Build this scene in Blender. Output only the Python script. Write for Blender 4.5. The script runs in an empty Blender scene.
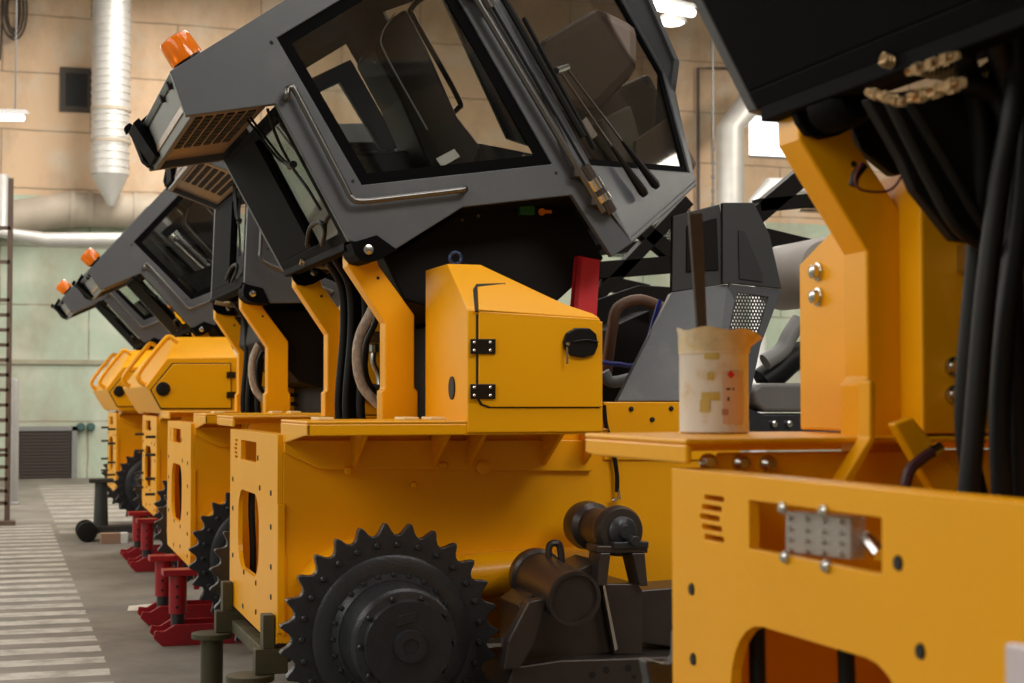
import bpy, bmesh, math, random
from mathutils import Vector, Matrix, Euler
random.seed(7)
C = bpy.context.scene.collection
PI = math.pi
R = math.radians
# ------------------------------------------------------------------ camera
YAW, PITCH, F, H = R(17.74), R(2.09), 1600.0, 1.41
cam_d = bpy.data.cameras.new('camera'); cam = bpy.data.objects.new('camera', cam_d); C.objects.link(cam)
cam.location = (0, 0, H); cam.rotation_euler = (PI/2 + PITCH, 0, -YAW)
cam_d.sensor_width = 36; cam_d.lens = F*36/1024
cam_d.clip_start = .05; cam_d.clip_end = 200
cam_d.dof.use_dof = True; cam_d.dof.focus_distance = 6.4; cam_d.dof.aperture_fstop = 4.6
bpy.context.scene.camera = cam
CR = Euler((PI/2 + PITCH, 0, -YAW)).to_matrix()
# ------------------------------------------------------------------ world and light
sc = bpy.context.scene
sc.view_settings.view_transform = 'Standard'; sc.view_settings.look = 'None'
sc.view_settings.gamma = 1; sc.view_settings.exposure = 0.0; sc.view_settings.use_curve_mapping = False
w = bpy.data.worlds.new('world'); sc.world = w; w.use_nodes = True
w.node_tree.nodes['Background'].inputs[0].default_value = (.75, .8, .9, 1)
w.node_tree.nodes['Background'].inputs[1].default_value = .35
def area(name, loc, rot, sx, sy, power, col):
    l = bpy.data.lights.new(name, 'AREA'); l.shape = 'RECTANGLE'; l.size = sx; l.size_y = sy; l.energy = power; l.color = col
    o = bpy.data.objects.new(name, l); C.objects.link(o); o.location = loc; o.rotation_euler = rot; return o
# assumed daylight from unseen windows at left; the wall there is solid
area('assumed_left_daylight', (-4.7, 9, 4.6), (0, R(-68), 0), 3.4, 26, 820, (1, .97, .92))
area('assumed_left_daylight', (-4.7, 21, 4.6), (0, R(-68), 0), 3.4, 14, 500, (1, .97, .92))
# assumed long light above the machines, unseen, added for sheen on their paint
area('added_sheen_light', (3.6, 15, 9.4), (0, 0, 0), 2.6, 24, 750, (1, .97, .93))
# assumed overhead lighting: unseen area lights added without any lamp fixtures
area('added_overhead_light', (4.5, -3.5, 8.2), (R(42), 0, R(5)), 5, 3, 620, (1, .95, .87))  # added behind the camera to brighten the faces turned toward it
for (x, y, p) in ((1, 3.0, 70), (-1.5, 10, 110), (-1.5, 18, 180), (8, 3, 110), (8, 11, 130), (8, 20, 800), (16, 10, 200), (16, 22, 1000), (3, 25, 520)):
    area('added_overhead_light', (x, y, 8.9), (0, 0, 0), 1.2, 5, p, (1, .93, .82))

def ray(u, v):
    return CR @ Vector(((u-512)/F, -(v-341.5)/F, -1))
def atp(u, v, p0, n):
    d = ray(u, v); o = Vector((0, 0, H)); n = Vector(n)
    return o + d*((Vector(p0)-o).dot(n)/d.dot(n))
def at(u, v, y): return atp(u, v, (0, y, 0), (0, 1, 0))
def atx(u, v, x): return atp(u, v, (x, 0, 0), (1, 0, 0))
def xz(pts, y): return [(at(u, v, y).x, at(u, v, y).z) for u, v in pts]

# ------------------------------------------------------------------ materials
def nd(nt, t, **k):
    n = nt.nodes.new(t)
    for a, b in k.items(): setattr(n, a, b)
    return n
def mat(name, col, rough=.5, metal=0, var=.08, scale=6, coat=0, bump=0, spec=.5, dirt=None, dirt_amt=.0, dirt_scale=4):
    m = bpy.data.materials.new(name); m.use_nodes = True; nt = m.node_tree; b = nt.nodes['Principled BSDF']
    b.inputs['Roughness'].default_value = rough; b.inputs['Metallic'].default_value = metal
    b.inputs['Coat Weight'].default_value = coat; b.inputs['Coat Roughness'].default_value = .15
    b.inputs['Specular IOR Level'].default_value = spec
    tc = nd(nt, 'ShaderNodeTexCoord'); no = nd(nt, 'ShaderNodeTexNoise'); no.inputs['Scale'].default_value = scale; no.inputs['Detail'].default_value = 6
    nt.links.new(tc.outputs['Object'], no.inputs['Vector'])
    mx = nd(nt, 'ShaderNodeMix', data_type='RGBA')
    c = list(col)
    mx.inputs['A'].default_value = [min(1, q*(1-var)) for q in c] + [1]; mx.inputs['B'].default_value = [min(1, q*(1+var)) for q in c] + [1]
    nt.links.new(no.outputs['Fac'], mx.inputs['Factor']); out = mx.outputs['Result']
    if dirt:
        n2 = nd(nt, 'ShaderNodeTexNoise'); n2.inputs['Scale'].default_value = dirt_scale; n2.inputs['Detail'].default_value = 8; n2.inputs['Roughness'].default_value = .65
        nt.links.new(tc.outputs['Object'], n2.inputs['Vector'])
        rp = nd(nt, 'ShaderNodeMapRange'); rp.inputs['From Min'].default_value = .52; rp.inputs['From Max'].default_value = .68; rp.inputs['To Max'].default_value = dirt_amt
        nt.links.new(n2.outputs['Fac'], rp.inputs['Value'])
        m2 = nd(nt, 'ShaderNodeMix', data_type='RGBA'); m2.inputs['B'].default_value = list(dirt)+[1]
        nt.links.new(rp.outputs['Result'], m2.inputs['Factor']); nt.links.new(out, m2.inputs['A']); out = m2.outputs['Result']
    nt.links.new(out, b.inputs['Base Color'])
    if bump:
        bp = nd(nt, 'ShaderNodeBump'); bp.inputs['Strength'].default_value = bump; bp.inputs['Distance'].default_value = .01
        n3 = nd(nt, 'ShaderNodeTexNoise'); n3.inputs['Scale'].default_value = scale*8; nt.links.new(tc.outputs['Object'], n3.inputs['Vector'])
        nt.links.new(n3.outputs['Fac'], bp.inputs['Height']); nt.links.new(bp.outputs['Normal'], b.inputs['Normal'])
    return m
YEL = mat('yellow_paint', (.87, .385, .001), .36, var=.05, scale=3, coat=.12, spec=.28)
GRY = mat('graphite_paint', (.074, .079, .09), .4, var=.12, scale=5, coat=.1, dirt=(.11, .115, .12), dirt_amt=.5, dirt_scale=3)
LGR = mat('light_grey_paint', (.2, .2, .2), .5)
BLK = mat('black_rubber', (.006, .006, .006), .5, spec=.25)
BPL = mat('black_plastic', (.006, .006, .007), .3, spec=.3)
MBK = mat('matt_black_frame', (.0025, .0025, .003), .7, spec=.05)
TUB = mat('dark_underbody', (.007, .0055, .005), .6, var=.3, spec=.15)
STL = mat('cast_black_steel', (.034, .036, .042), .32, metal=.3, var=.3, scale=14, bump=.15)
BRN = mat('dark_primer_steel', (.055, .044, .040), .33, metal=.4, var=.3, scale=10)
CHR = mat('bright_steel', (.55, .54, .52), .22, metal=1)
RAIL = mat('brushed_steel_rail', (.15, .145, .14), .3, metal=.9)
ALU = mat('galvanised_duct', (.58, .57, .55), .5, metal=.5, var=.15, scale=5)
DUS = mat('dusty_duct', (.42, .36, .29), .7, metal=.1, var=.25, scale=3)
RED = mat('red_jack_paint', (.30, .006, .014), .4, var=.25, dirt=(.08, .01, .012), dirt_amt=.6)
OLV = mat('olive_stand_paint', (.05, .044, .02), .55, var=.35, dirt=(.2, .17, .06), dirt_amt=.5)
BRS = mat('brass_fitting', (.5, .33, .16), .35, metal=.8, var=.4, scale=60)
WOOD = mat('dirty_wooden_stick', (.045, .028, .017), .7, var=.5, scale=30)
CAN = mat('paint_splashed_white', (.66, .63, .58), .42, var=.12, dirt=(.5, .33, .1), dirt_amt=.6, dirt_scale=14)
CANT = mat('ochre_paint_crust', (.58, .45, .25), .5, var=.5, scale=22, dirt=(.6, .55, .45), dirt_amt=.9, dirt_scale=18)
WHT = mat('white_plastic', (.7, .7, .68), .5)
PAP = mat('pale_paper', (.55, .5, .43), .8)
CRD = mat('brown_cardboard', (.33, .2, .13), .8)
BLU = mat('blue_steel', (.03, .05, .12), .3, metal=.5)
BLUH = mat('blue_hose', (.01, .015, .25), .4)
GRN = mat('green_plastic', (.01, .12, .03), .5)
ORP = mat('orange_plastic', (.85, .25, .01), .4)
REDL = mat('red_ink', (.6, .02, .03), .5)
FOIL = mat('silver_foil_sleeve', (.6, .5, .4), .28, metal=.9, var=.5, scale=60, bump=1)
RUST = mat('rusty_ladder_steel', (.12, .08, .06), .7, var=.4)
SHUT = mat('brown_shutter', (.04, .03, .024), .6)
HOL = mat('dark_recess', (.006, .006, .006), .7)  # near-black; puts the shade of holes and gaps into the colour
AMB = bpy.data.materials.new('amber_beacon_lens'); AMB.use_nodes = True
b = AMB.node_tree.nodes['Principled BSDF']; b.inputs['Base Color'].default_value = (.95, .22, .005, 1); b.inputs['Roughness'].default_value = .12
b.inputs['Transmission Weight'].default_value = .25; b.inputs['Subsurface Weight'].default_value = .3; b.inputs['Subsurface Radius'].default_value = (.1, .04, .01); b.inputs['Subsurface Scale'].default_value = .3
def wave_bump(m, scale, axis='X', strength=.5):
    nt = m.node_tree; tc = nd(nt, 'ShaderNodeTexCoord'); wv = nd(nt, 'ShaderNodeTexWave', bands_direction=axis); wv.inputs['Scale'].default_value = scale
    nt.links.new(tc.outputs['Object'], wv.inputs['Vector']); bp = nd(nt, 'ShaderNodeBump'); bp.inputs['Strength'].default_value = strength; bp.inputs['Distance'].default_value = .02
    nt.links.new(wv.outputs['Fac'], bp.inputs['Height']); nt.links.new(bp.outputs['Normal'], nt.nodes['Principled BSDF'].inputs['Normal'])
wave_bump(BRS, 40, 'X', .8)
def glass(name, tint, refl):
    m = bpy.data.materials.new(name); m.use_nodes = True; nt = m.node_tree; nt.nodes.clear()
    o = nd(nt, 'ShaderNodeOutputMaterial'); t = nd(nt, 'ShaderNodeBsdfTransparent'); t.inputs[0].default_value = tint
    g = nd(nt, 'ShaderNodeBsdfGlossy'); g.inputs['Roughness'].default_value = .03; g.inputs[0].default_value = (1, 1, 1, 1)
    lw = nd(nt, 'ShaderNodeLayerWeight'); lw.inputs[0].default_value = .5; pw = nd(nt, 'ShaderNodeMath', operation='POWER'); pw.inputs[1].default_value = 5; nt.links.new(lw.outputs['Facing'], pw.inputs[0])
    fr = nd(nt, 'ShaderNodeMath', operation='MULTIPLY_ADD'); fr.inputs[1].default_value = .9; fr.inputs[2].default_value = refl; nt.links.new(pw.outputs[0], fr.inputs[0]); mx = nd(nt, 'ShaderNodeMixShader')
    nt.links.new(fr.outputs[0], mx.inputs[0]); nt.links.new(t.outputs[0], mx.inputs[1]); nt.links.new(g.outputs[0], mx.inputs[2]); nt.links.new(mx.outputs[0], o.inputs[0])
    return m
GLS = glass('cab_window_glass', (.86, .86, .84, 1), .045)
GLD = glass('tinted_cab_glass', (.72, .69, .66, 1), .07)
def emis(name, col, s):
    m = bpy.data.materials.new(name); m.use_nodes = True; b = m.node_tree.nodes['Principled BSDF']
    b.inputs['Emission Color'].default_value = (*col, 1); b.inputs['Emission Strength'].default_value = s; b.inputs['Base Color'].default_value = (.8, .8, .8, 1); return m
LAMP = emis('lit_lamp_tube', (1, .98, .94), 6)
SKYP = emis('bright_window_daylight', (.95, .98, 1), 2.2)
# perforated sheet: real holes through a voronoi-free dot grid
def mesh_mat():
    m = bpy.data.materials.new('perforated_sheet'); m.use_nodes = True; nt = m.node_tree; b = nt.nodes['Principled BSDF']
    b.inputs['Base Color'].default_value = (.05, .052, .058, 1); b.inputs['Roughness'].default_value = .4
    tc = nd(nt, 'ShaderNodeTexCoord'); sx = nd(nt, 'ShaderNodeSeparateXYZ'); nt.links.new(tc.outputs['Object'], sx.inputs[0])
    def mth(op, a, b2=None):
        n = nd(nt, 'ShaderNodeMath', operation=op)
        for i, q in enumerate((a, b2)):
            if q is None: continue
            if isinstance(q, (int, float)): n.inputs[i].default_value = q
            else: nt.links.new(q, n.inputs[i])
        return n.outputs[0]
    s = 1/.016
    u = mth('MULTIPLY', mth('ADD', sx.outputs['X'], mth('MULTIPLY', sx.outputs['Y'], .73)), s); v = mth('MULTIPLY', sx.outputs['Z'], s)
    rowp = mth('MULTIPLY', mth('MODULO', mth('FLOOR', mth('ADD', v, 1000)), 2), .5)
    fu = mth('SUBTRACT', mth('FRACT', mth('ADD', mth('ADD', u, rowp), 1000)), .5); fv = mth('SUBTRACT', mth('FRACT', mth('ADD', v, 1000)), .5)
    d = mth('ADD', mth('MULTIPLY', fu, fu), mth('MULTIPLY', fv, fv)); k = mth('LESS_THAN', d, .12)
    t = nd(nt, 'ShaderNodeBsdfTransparent'); mx = nd(nt, 'ShaderNodeMixShader'); nt.links.new(k, mx.inputs[0])
    nt.links.new(b.outputs[0], mx.inputs[1]); nt.links.new(t.outputs[0], mx.inputs[2]); nt.links.new(mx.outputs[0], nt.nodes['Material Output'].inputs[0])
    return m
PERF = mesh_mat()
def wall_mat(name, split):
    m = bpy.data.materials.new(name); m.use_nodes = True; nt = m.node_tree; b = nt.nodes['Principled BSDF']; b.inputs['Roughness'].default_value = .8
    L = nt.links.new; tc = nd(nt, 'ShaderNodeTexCoord'); sx = nd(nt, 'ShaderNodeSeparateXYZ'); L(tc.outputs['Object'], sx.inputs[0])
    gt = nd(nt, 'ShaderNodeMath', operation='GREATER_THAN'); gt.inputs[1].default_value = split; L(sx.outputs['Z'], gt.inputs[0])
    base = nd(nt, 'ShaderNodeMix', data_type='RGBA'); base.inputs['A'].default_value = (.40, .48, .38, 1); base.inputs['B'].default_value = (.62, .44, .29, 1); L(gt.outputs[0], base.inputs['Factor'])
    # panel joints
    mp = nd(nt, 'ShaderNodeCombineXYZ'); L(sx.outputs['X'], mp.inputs[0]); L(sx.outputs['Z'], mp.inputs[1])
    nz = nd(nt, 'ShaderNodeTexNoise'); nz.inputs['Scale'].default_value = 2.2; nz.inputs['Detail'].default_value = 5; L(tc.outputs['Object'], nz.inputs['Vector'])
    ad = nd(nt, 'ShaderNodeVectorMath', operation='MULTIPLY_ADD'); ad.inputs[1].default_value = (.05, .05, 0); L(nz.outputs['Color'], ad.inputs[0]); L(mp.outputs[0], ad.inputs[2])
    br = nd(nt, 'ShaderNodeTexBrick'); br.inputs['Scale'].default_value = 1; br.inputs['Mortar Size'].default_value = .018; br.inputs['Mortar Smooth'].default_value = .5
    br.inputs['Brick Width'].default_value = 3.1; br.inputs['Row Height'].default_value = 1.05; L(ad.outputs[0], br.inputs['Vector'])
    j = nd(nt, 'ShaderNodeMix', data_type='RGBA'); j.inputs['B'].default_value = (.17, .13, .09, 1); L(base.outputs['Result'], j.inputs['A'])
    jf = nd(nt, 'ShaderNodeMath', operation='MULTIPLY'); jf.inputs[1].default_value = .8; L(br.outputs['Fac'], jf.inputs[0]); L(jf.outputs[0], j.inputs['Factor'])
    # stains
    n2 = nd(nt, 'ShaderNodeTexNoise'); n2.inputs['Scale'].default_value = .8; n2.inputs['Detail'].default_value = 9; n2.inputs['Roughness'].default_value = .7
    mpg = nd(nt, 'ShaderNodeMapping'); mpg.inputs['Scale'].default_value = (1, 1, .55); L(tc.outputs['Object'], mpg.inputs[0]); L(mpg.outputs[0], n2.inputs['Vector'])
    rp = nd(nt, 'ShaderNodeMapRange'); rp.inputs['From Min'].default_value = .45; rp.inputs['From Max'].default_value = .75; rp.inputs['To Max'].default_value = .8; L(n2.outputs['Fac'], rp.inputs['Value'])
    s = nd(nt, 'ShaderNodeMix', data_type='RGBA'); s.inputs['B'].default_value = (.3, .22, .15, 1); L(rp.outputs[0], s.inputs['Factor']); L(j.outputs['Result'], s.inputs['A'])
    n4 = nd(nt, 'ShaderNodeTexNoise'); n4.inputs['Scale'].default_value = 1.3; n4.inputs['Detail'].default_value = 7; L(tc.outputs['Object'], n4.inputs['Vector'])
    rq = nd(nt, 'ShaderNodeMapRange'); rq.inputs['From Min'].default_value = .5; rq.inputs['From Max'].default_value = .7; rq.inputs['To Max'].default_value = .5; L(n4.outputs['Fac'], rq.inputs['Value'])
    s2 = nd(nt, 'ShaderNodeMix', data_type='RGBA'); s2.inputs['B'].default_value = (.62, .6, .52, 1); L(rq.outputs[0], s2.inputs['Factor']); L(s.outputs['Result'], s2.inputs['A'])
    L(s2.outputs['Result'], b.inputs['Base Color'])
    return m
WALL = wall_mat('stained_two_tone_wall', 5.1)
def floor_mat():
    m = bpy.data.materials.new('worn_concrete_floor'); m.use_nodes = True; nt = m.node_tree; b = nt.nodes['Principled BSDF']; b.inputs['Roughness'].default_value = .62
    L = nt.links.new; tc = nd(nt, 'ShaderNodeTexCoord'); sx = nd(nt, 'ShaderNodeSeparateXYZ'); L(tc.outputs['Object'], sx.inputs[0])
    n = nd(nt, 'ShaderNodeTexNoise'); n.inputs['Scale'].default_value = 1.1; n.inputs['Detail'].default_value = 10; n.inputs['Roughness'].default_value = .68; L(tc.outputs['Object'], n.inputs['Vector'])
    cr = nd(nt, 'ShaderNodeValToRGB'); e = cr.color_ramp.elements; e[0].position = .36; e[0].color = (.10, .088, .072, 1); e[1].position = .66; e[1].color = (.215, .19, .16, 1); L(n.outputs['Fac'], cr.inputs[0])
    def mth(op, a, b2=None):
        q = nd(nt, 'ShaderNodeMath', operation=op)
        for i, z in enumerate((a, b2)):
            if z is None: continue
            if isinstance(z, (int, float)): q.inputs[i].default_value = z
            else: L(z, q.inputs[i])
        return q.outputs[0]
    def band(v, lo, hi): return mth('MULTIPLY', mth('GREATER_THAN', v, lo), mth('LESS_THAN', v, hi))
    n2 = nd(nt, 'ShaderNodeTexNoise'); n2.inputs['Scale'].default_value = 14; n2.inputs['Detail'].default_value = 6; L(tc.outputs['Object'], n2.inputs['Vector'])
    jit = mth('MULTIPLY', mth('SUBTRACT', n2.outputs['Fac'], .5), .03)
    X = mth('ADD', sx.outputs['X'], jit); Y = mth('ADD', sx.outputs['Y'], jit)
    fr = mth('FRACT', mth('MULTIPLY', mth('ADD', Y, .06), 1/.408)); st = mth('LESS_THAN', fr, .5)
    A = mth('MULTIPLY', st, mth('MULTIPLY', band(X, -1.6, .56), band(Y, -6, 18.9)))
    fr2 = mth('FRACT', mth('MULTIPLY', Y, 1/.8)); st2 = mth('LESS_THAN', fr2, .5)
    B = mth('MULTIPLY', mth('MULTIPLY', st2, mth('MULTIPLY', band(X, .62, 3.2), band(Y, 17.5, 27.5))), .55)
    nw = nd(nt, 'ShaderNodeTexNoise'); nw.inputs['Scale'].default_value = 5; nw.inputs['Detail'].default_value = 9; nw.inputs['Roughness'].default_value = .7; L(tc.outputs['Object'], nw.inputs['Vector'])
    wr = nd(nt, 'ShaderNodeMapRange'); wr.inputs['From Min'].default_value = .38; wr.inputs['From Max'].default_value = .56; wr.inputs['To Min'].default_value = .35; wr.inputs['To Max'].default_value = .95; L(nw.outputs['Fac'], wr.inputs['Value'])
    fac = mth('MULTIPLY', mth('ADD', A, B), wr.outputs[0])
    mx = nd(nt, 'ShaderNodeMix', data_type='RGBA'); mx.inputs['B'].default_value = (.46, .43, .38, 1); L(cr.outputs[0], mx.inputs['A']); L(fac, mx.inputs['Factor'])
    L(mx.outputs['Result'], b.inputs['Base Color']); return m
FLOOR = floor_mat()

# ------------------------------------------------------------------ mesh helpers (world coordinates in, obj() makes them local)
W = {}          # world origin an object's mesh is measured from
def BM(): return bmesh.new()
def box(bm, lo, hi):
    vs = [bm.verts.new((x, y, z)) for z in (lo[2], hi[2]) for y in (lo[1], hi[1]) for x in (lo[0], hi[0])]
    for f in ((0, 2, 3, 1), (4, 5, 7, 6), (0, 1, 5, 4), (2, 6, 7, 3), (0, 4, 6, 2), (1, 3, 7, 5)): bm.faces.new([vs[i] for i in f])
    return bm
def slab(bm, pts, off):
    """closed solid: planar polygon of 3D points pushed along the vector off"""
    off = Vector(off); a = [bm.verts.new(p) for p in pts]; b_ = [bm.verts.new(Vector(p)+off) for p in pts]; n = len(a)
    bm.faces.new(a); bm.faces.new(b_[::-1])
    for i in range(n): bm.faces.new((a[i], a[(i+1) % n], b_[(i+1) % n], b_[i]))
    return bm
def prism(bm, poly, y0, y1): return slab(bm, [(x, y0, z) for x, z in poly], (0, y1-y0, 0))
def holed(bm, outer, holes, off):
    """planar plate with openings"""
    t = bmesh.new(); es = []
    for loop in [outer]+list(holes):
        vs = [t.verts.new(p) for p in loop]
        es += [t.edges.new((vs[i], vs[(i+1) % len(vs)])) for i in range(len(vs))]
    bmesh.ops.triangle_fill(t, use_beauty=True, use_dissolve=False, edges=es)
    r = bmesh.ops.extrude_face_region(t, geom=list(t.faces))
    bmesh.ops.translate(t, verts=[g for g in r['geom'] if isinstance(g, bmesh.types.BMVert)], vec=Vector(off))
    me = bpy.data.meshes.new('tmp'); t.to_mesh(me); t.free(); bm.from_mesh(me); bpy.data.meshes.remove(me); return bm
def ringframe(bm, outer, inner, off):
    off = Vector(off); L_ = [[bm.verts.new(Vector(p)+o_) for p in ring] for ring in (outer, inner) for o_ in (Vector(), off)]; n = len(outer)
    A, A2, B, B2 = L_
    for i in range(n):
        j = (i+1) % n
        bm.faces.new((A[i], A[j], B[j], B[i])); bm.faces.new((A2[i], A2[j], B2[j], B2[i])); bm.faces.new((A[i], A[j], A2[j], A2[i])); bm.faces.new((B[i], B[j], B2[j], B2[i]))
    return bm
def cyl(bm, p0, p1, r, r2=None, n=24, cap=True):
    p0 = Vector(p0); p1 = Vector(p1); r2 = r if r2 is None else r2; d = (p1-p0)
    q = d.to_track_quat('Z', 'Y'); A, B = [], []
    for i in range(n):
        a = 2*PI*i/n; e = q @ Vector((math.cos(a), math.sin(a), 0))
        A.append(bm.verts.new(p0+e*r)); B.append(bm.verts.new(p1+e*r2))
    for i in range(n): bm.faces.new((A[i], A[(i+1) % n], B[(i+1) % n], B[i]))
    if cap: bm.faces.new(A[::-1]); bm.faces.new(B)
    return bm
def lathe(bm, p0, axis, prof, n=40):
    """prof: (distance along axis, radius)"""
    p0 = Vector(p0); q = Vector(axis).to_track_quat('Z', 'Y'); rings = []
    for t, r in prof:
        rings.append([bm.verts.new(p0 + q @ Vector((r*math.cos(2*PI*i/n), r*math.sin(2*PI*i/n), t))) for i in range(n)])
    for a, b_ in zip(rings, rings[1:]):
        for i in range(n): bm.faces.new((a[i], a[(i+1) % n], b_[(i+1) % n], b_[i]))
    bm.faces.new(rings[0][::-1]); bm.faces.new(rings[-1]); return bm
def smooth_path(pts, k=6):
    P = [Vector(p) for p in pts]
    if len(P) < 3: return P
    Q = [P[0]*2-P[1]]+P+[P[-1]*2-P[-2]]; out = []
    for i in range(1, len(Q)-2):
        for j in range(k):
            t = j/k; a, b_, c, d = Q[i-1], Q[i], Q[i+1], Q[i+2]
            out.append(.5*((2*b_)+(c-a)*t+(2*a-5*b_+4*c-d)*t*t+(3*b_-a-3*c+d)*t**3))
    return out+[P[-1]]
def tube(bm, pts, r, n=10, smooth=True):
    P = smooth_path(pts) if smooth else [Vector(p) for p in pts]; rings = []; up = None
    for i, p in enumerate(P):
        d = (P[min(i+1, len(P)-1)]-P[max(i-1, 0)]).normalized()
        if up is None: up = d.orthogonal().normalized()
        up = (up-d*up.dot(d)).normalized(); s = d.cross(up)
        rings.append([bm.verts.new(p+(up*math.cos(2*PI*k/n)+s*math.sin(2*PI*k/n))*r) for k in range(n)])
    for a, b_ in zip(rings, rings[1:]):
        for k in range(n): bm.faces.new((a[k], a[(k+1) % n], b_[(k+1) % n], b_[k]))
    bm.faces.new(rings[0][::-1]); bm.faces.new(rings[-1]); return bm
def hull(bm, pts):
    t = bmesh.new()
    for p in pts: t.verts.new(p)
    r = bmesh.ops.convex_hull(t, input=list(t.verts))
    bmesh.ops.dissolve_limit(t, angle_limit=.02, verts=list(t.verts), edges=list(t.edges))
    me = bpy.data.meshes.new('tmp'); t.to_mesh(me); t.free(); bm.from_mesh(me); bpy.data.meshes.remove(me); return bm
def circ(c, r, n=10, plane='YZ'):
    if plane == 'YZ': return [(c[0], c[1]+r*math.cos(2*PI*i/n), c[2]+r*math.sin(2*PI*i/n)) for i in range(n)]
    return [(c[0]+r*math.cos(2*PI*i/n), c[1], c[2]+r*math.sin(2*PI*i/n)) for i in range(n)]
def rrect(a0, a1, b0, b1, r, n=5):
    out = []
    for (ca, cb, s) in ((a1-r, b1-r, 0), (a0+r, b1-r, 1), (a0+r, b0+r, 2), (a1-r, b0+r, 3)):
        for i in range(n+1):
            t = PI/2*(s+i/n); out.append((ca+r*math.cos(t), cb+r*math.sin(t)))
    return out
def obj(name, bm, m, parent=None, bevel=0, smooth=False, origin=None, seg=2):
    bmesh.ops.recalc_face_normals(bm, faces=list(bm.faces))
    base = W[parent] if parent else Vector((0, 0, 0))
    org = Vector(origin) if origin is not None else base
    if org.length: bmesh.ops.translate(bm, verts=list(bm.verts), vec=-org)
    me = bpy.data.meshes.new(name); bm.to_mesh(me); bm.free(); me.materials.append(m)
    o = bpy.data.objects.new(name, me); C.objects.link(o); o.parent = parent; o.location = org-base; W[o] = org
    if smooth:
        me.shade_smooth()
        try: me.set_sharp_from_angle(angle=R(38))
        except Exception: pass
    if bevel:
        b_ = o.modifiers.new('bevel', 'BEVEL'); b_.width = bevel; b_.segments = seg; b_.limit_method = 'ANGLE'; b_.angle_limit = R(35); b_.harden_normals = False
    return o
def thing(name, label, cat, loc, group=None):
    o = bpy.data.objects.new(name, None); C.objects.link(o); o.location = loc; o.empty_display_size = .2
    o['label'] = label; o['category'] = cat; W[o] = Vector(loc)
    if group: o['group'] = group
    return o
def tag(o, label, cat, group=None):
    o['label'] = label; o['category'] = cat
    if group: o['group'] = group
    return o
def struct(name, bm, m, parent=None, **k):
    o = obj(name, bm, m, parent, **k)
    if not parent: o['kind'] = 'structure'
    return o
def kids(o): return [c for c in bpy.data.objects if c.parent == o]
def copy_tree(o, parent=None, skip=()):
    c = o.copy(); C.objects.link(c); c.parent = parent; W[c] = W[o]
    for ch in KIDS.get(o.name, []):
        if ch.name in skip: continue
        copy_tree(ch, c, skip)
    return c

# ------------------------------------------------------------------ the hall
WY = 30.0
struct('floor', box(BM(), (-5.2, -8, -.2), (24.2, WY+.2, 0)), FLOOR)
struct('ceiling', box(BM(), (-5.2, -8, 9.6), (24.2, WY+.2, 9.8)), mat('ceiling_paint', (.3, .28, .25), .8))
bm = BM()
wx = [at(749, 113, WY), at(800, 160, WY)]
bm = holed(bm, [(-5, WY, 0), (24, WY, 0), (24, WY, 9.6), (-5, WY, 9.6)], [[(wx[0].x, WY, wx[1].z), (wx[0].x+1.6, WY, wx[1].z), (wx[0].x+1.6, WY, wx[0].z), (wx[0].x, WY, wx[0].z)]], (0, .2, 0))
struct('wall_back', bm, WALL)
struct('wall_right', box(BM(), (24, -8, 0), (24.2, WY, 9.6)), WALL)
struct('wall_front', box(BM(), (-5, -8.2, 0), (24, -8, 9.6)), WALL)
struct('wall_left', box(BM(), (-5.2, -8, 0), (-5, WY, 9.6)), WALL)
wd = struct('window_1', box(BM(), (wx[0].x, WY+.1, wx[1].z), (wx[0].x+1.6, WY+.14, wx[0].z)), SKYP)
bm = BM()
for z in (wx[0].z-.04, wx[1].z): box(bm, (wx[0].x, WY-.02, z), (wx[0].x+1.6, WY+.06, z+.05))
obj('window_frame', bm, LGR, wd)
# shutter door low in the end wall
a = at(18, 431, WY-.05); b_ = at(72, 431, WY-.05)
dr = BM(); box(dr, (a.x, WY-.06, 0), (b_.x, WY, a.z))
n = 14
for i in range(n): box(dr, (a.x+.03, WY-.09, .02+i*(a.z-.04)/n), (b_.x-.03, WY-.055, .02+(i+.72)*(a.z-.04)/n))
door = struct('door_1', dr, SHUT)
bm = BM(); box(bm, (a.x-.09, WY-.1, 0), (a.x, WY, a.z+.08)); box(bm, (b_.x, WY-.1, 0), (b_.x+.09, WY, a.z+.08)); box(bm, (a.x-.09, WY-.1, a.z), (b_.x+.09, WY, a.z+.08))
obj('door_frame', bm, LGR, door)
# ledge / cracked plaster band across the green wall
a = at(0, 361, WY-.03); struct('trim_1', box(BM(), (-5, WY-.05, a.z-.05), (24, WY, a.z+.03)), mat('grimy_ledge', (.32, .30, .22), .8, var=.4, scale=3))
# ducts
def duct_tube(pts, r, name, m, label, smooth=False, ribs=True):
    t = thing(name, label, 'duct', pts[0], None)
    obj('duct_pipe', tube(BM(), pts, r, 28, smooth), m, t, smooth=True)
    if ribs:
        bm = BM(); P = [Vector(p) for p in pts]
        for p, q in zip(P, P[1:]):
            L_ = (q-p).length; k = int(L_/.13)
            for i in range(1, k):
                c = p+(q-p)*(i/k); d = (q-p).normalized(); cyl(bm, c-d*.012, c+d*.012, r*1.035, n=28)
        obj('duct_rib', bm, m, t, smooth=True)['kind'] = 'stuff'
    return t
y0 = WY-1.05
v0 = at(111, 206, y0); v1 = at(110, 175, y0); v2 = at(112, 0, y0)
t = duct_tube([(v1.x, y0, v1.z), (v2.x, y0, 9.6)], .33, 'ventilation_duct', ALU, 'wide silver spiral duct running straight up the stained beige wall')
obj('duct_cone', cyl(BM(), (v1.x, y0, v1.z), (v0.x, y0, v0.z), .33, .06), ALU, t, smooth=True)
for v in (110, 142):
    p = at(111, v, y0); obj('duct_collar', cyl(BM(), (p.x, y0, p.z-.03), (p.x, y0, p.z+.03), .35), DUS, t, smooth=True)
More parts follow.
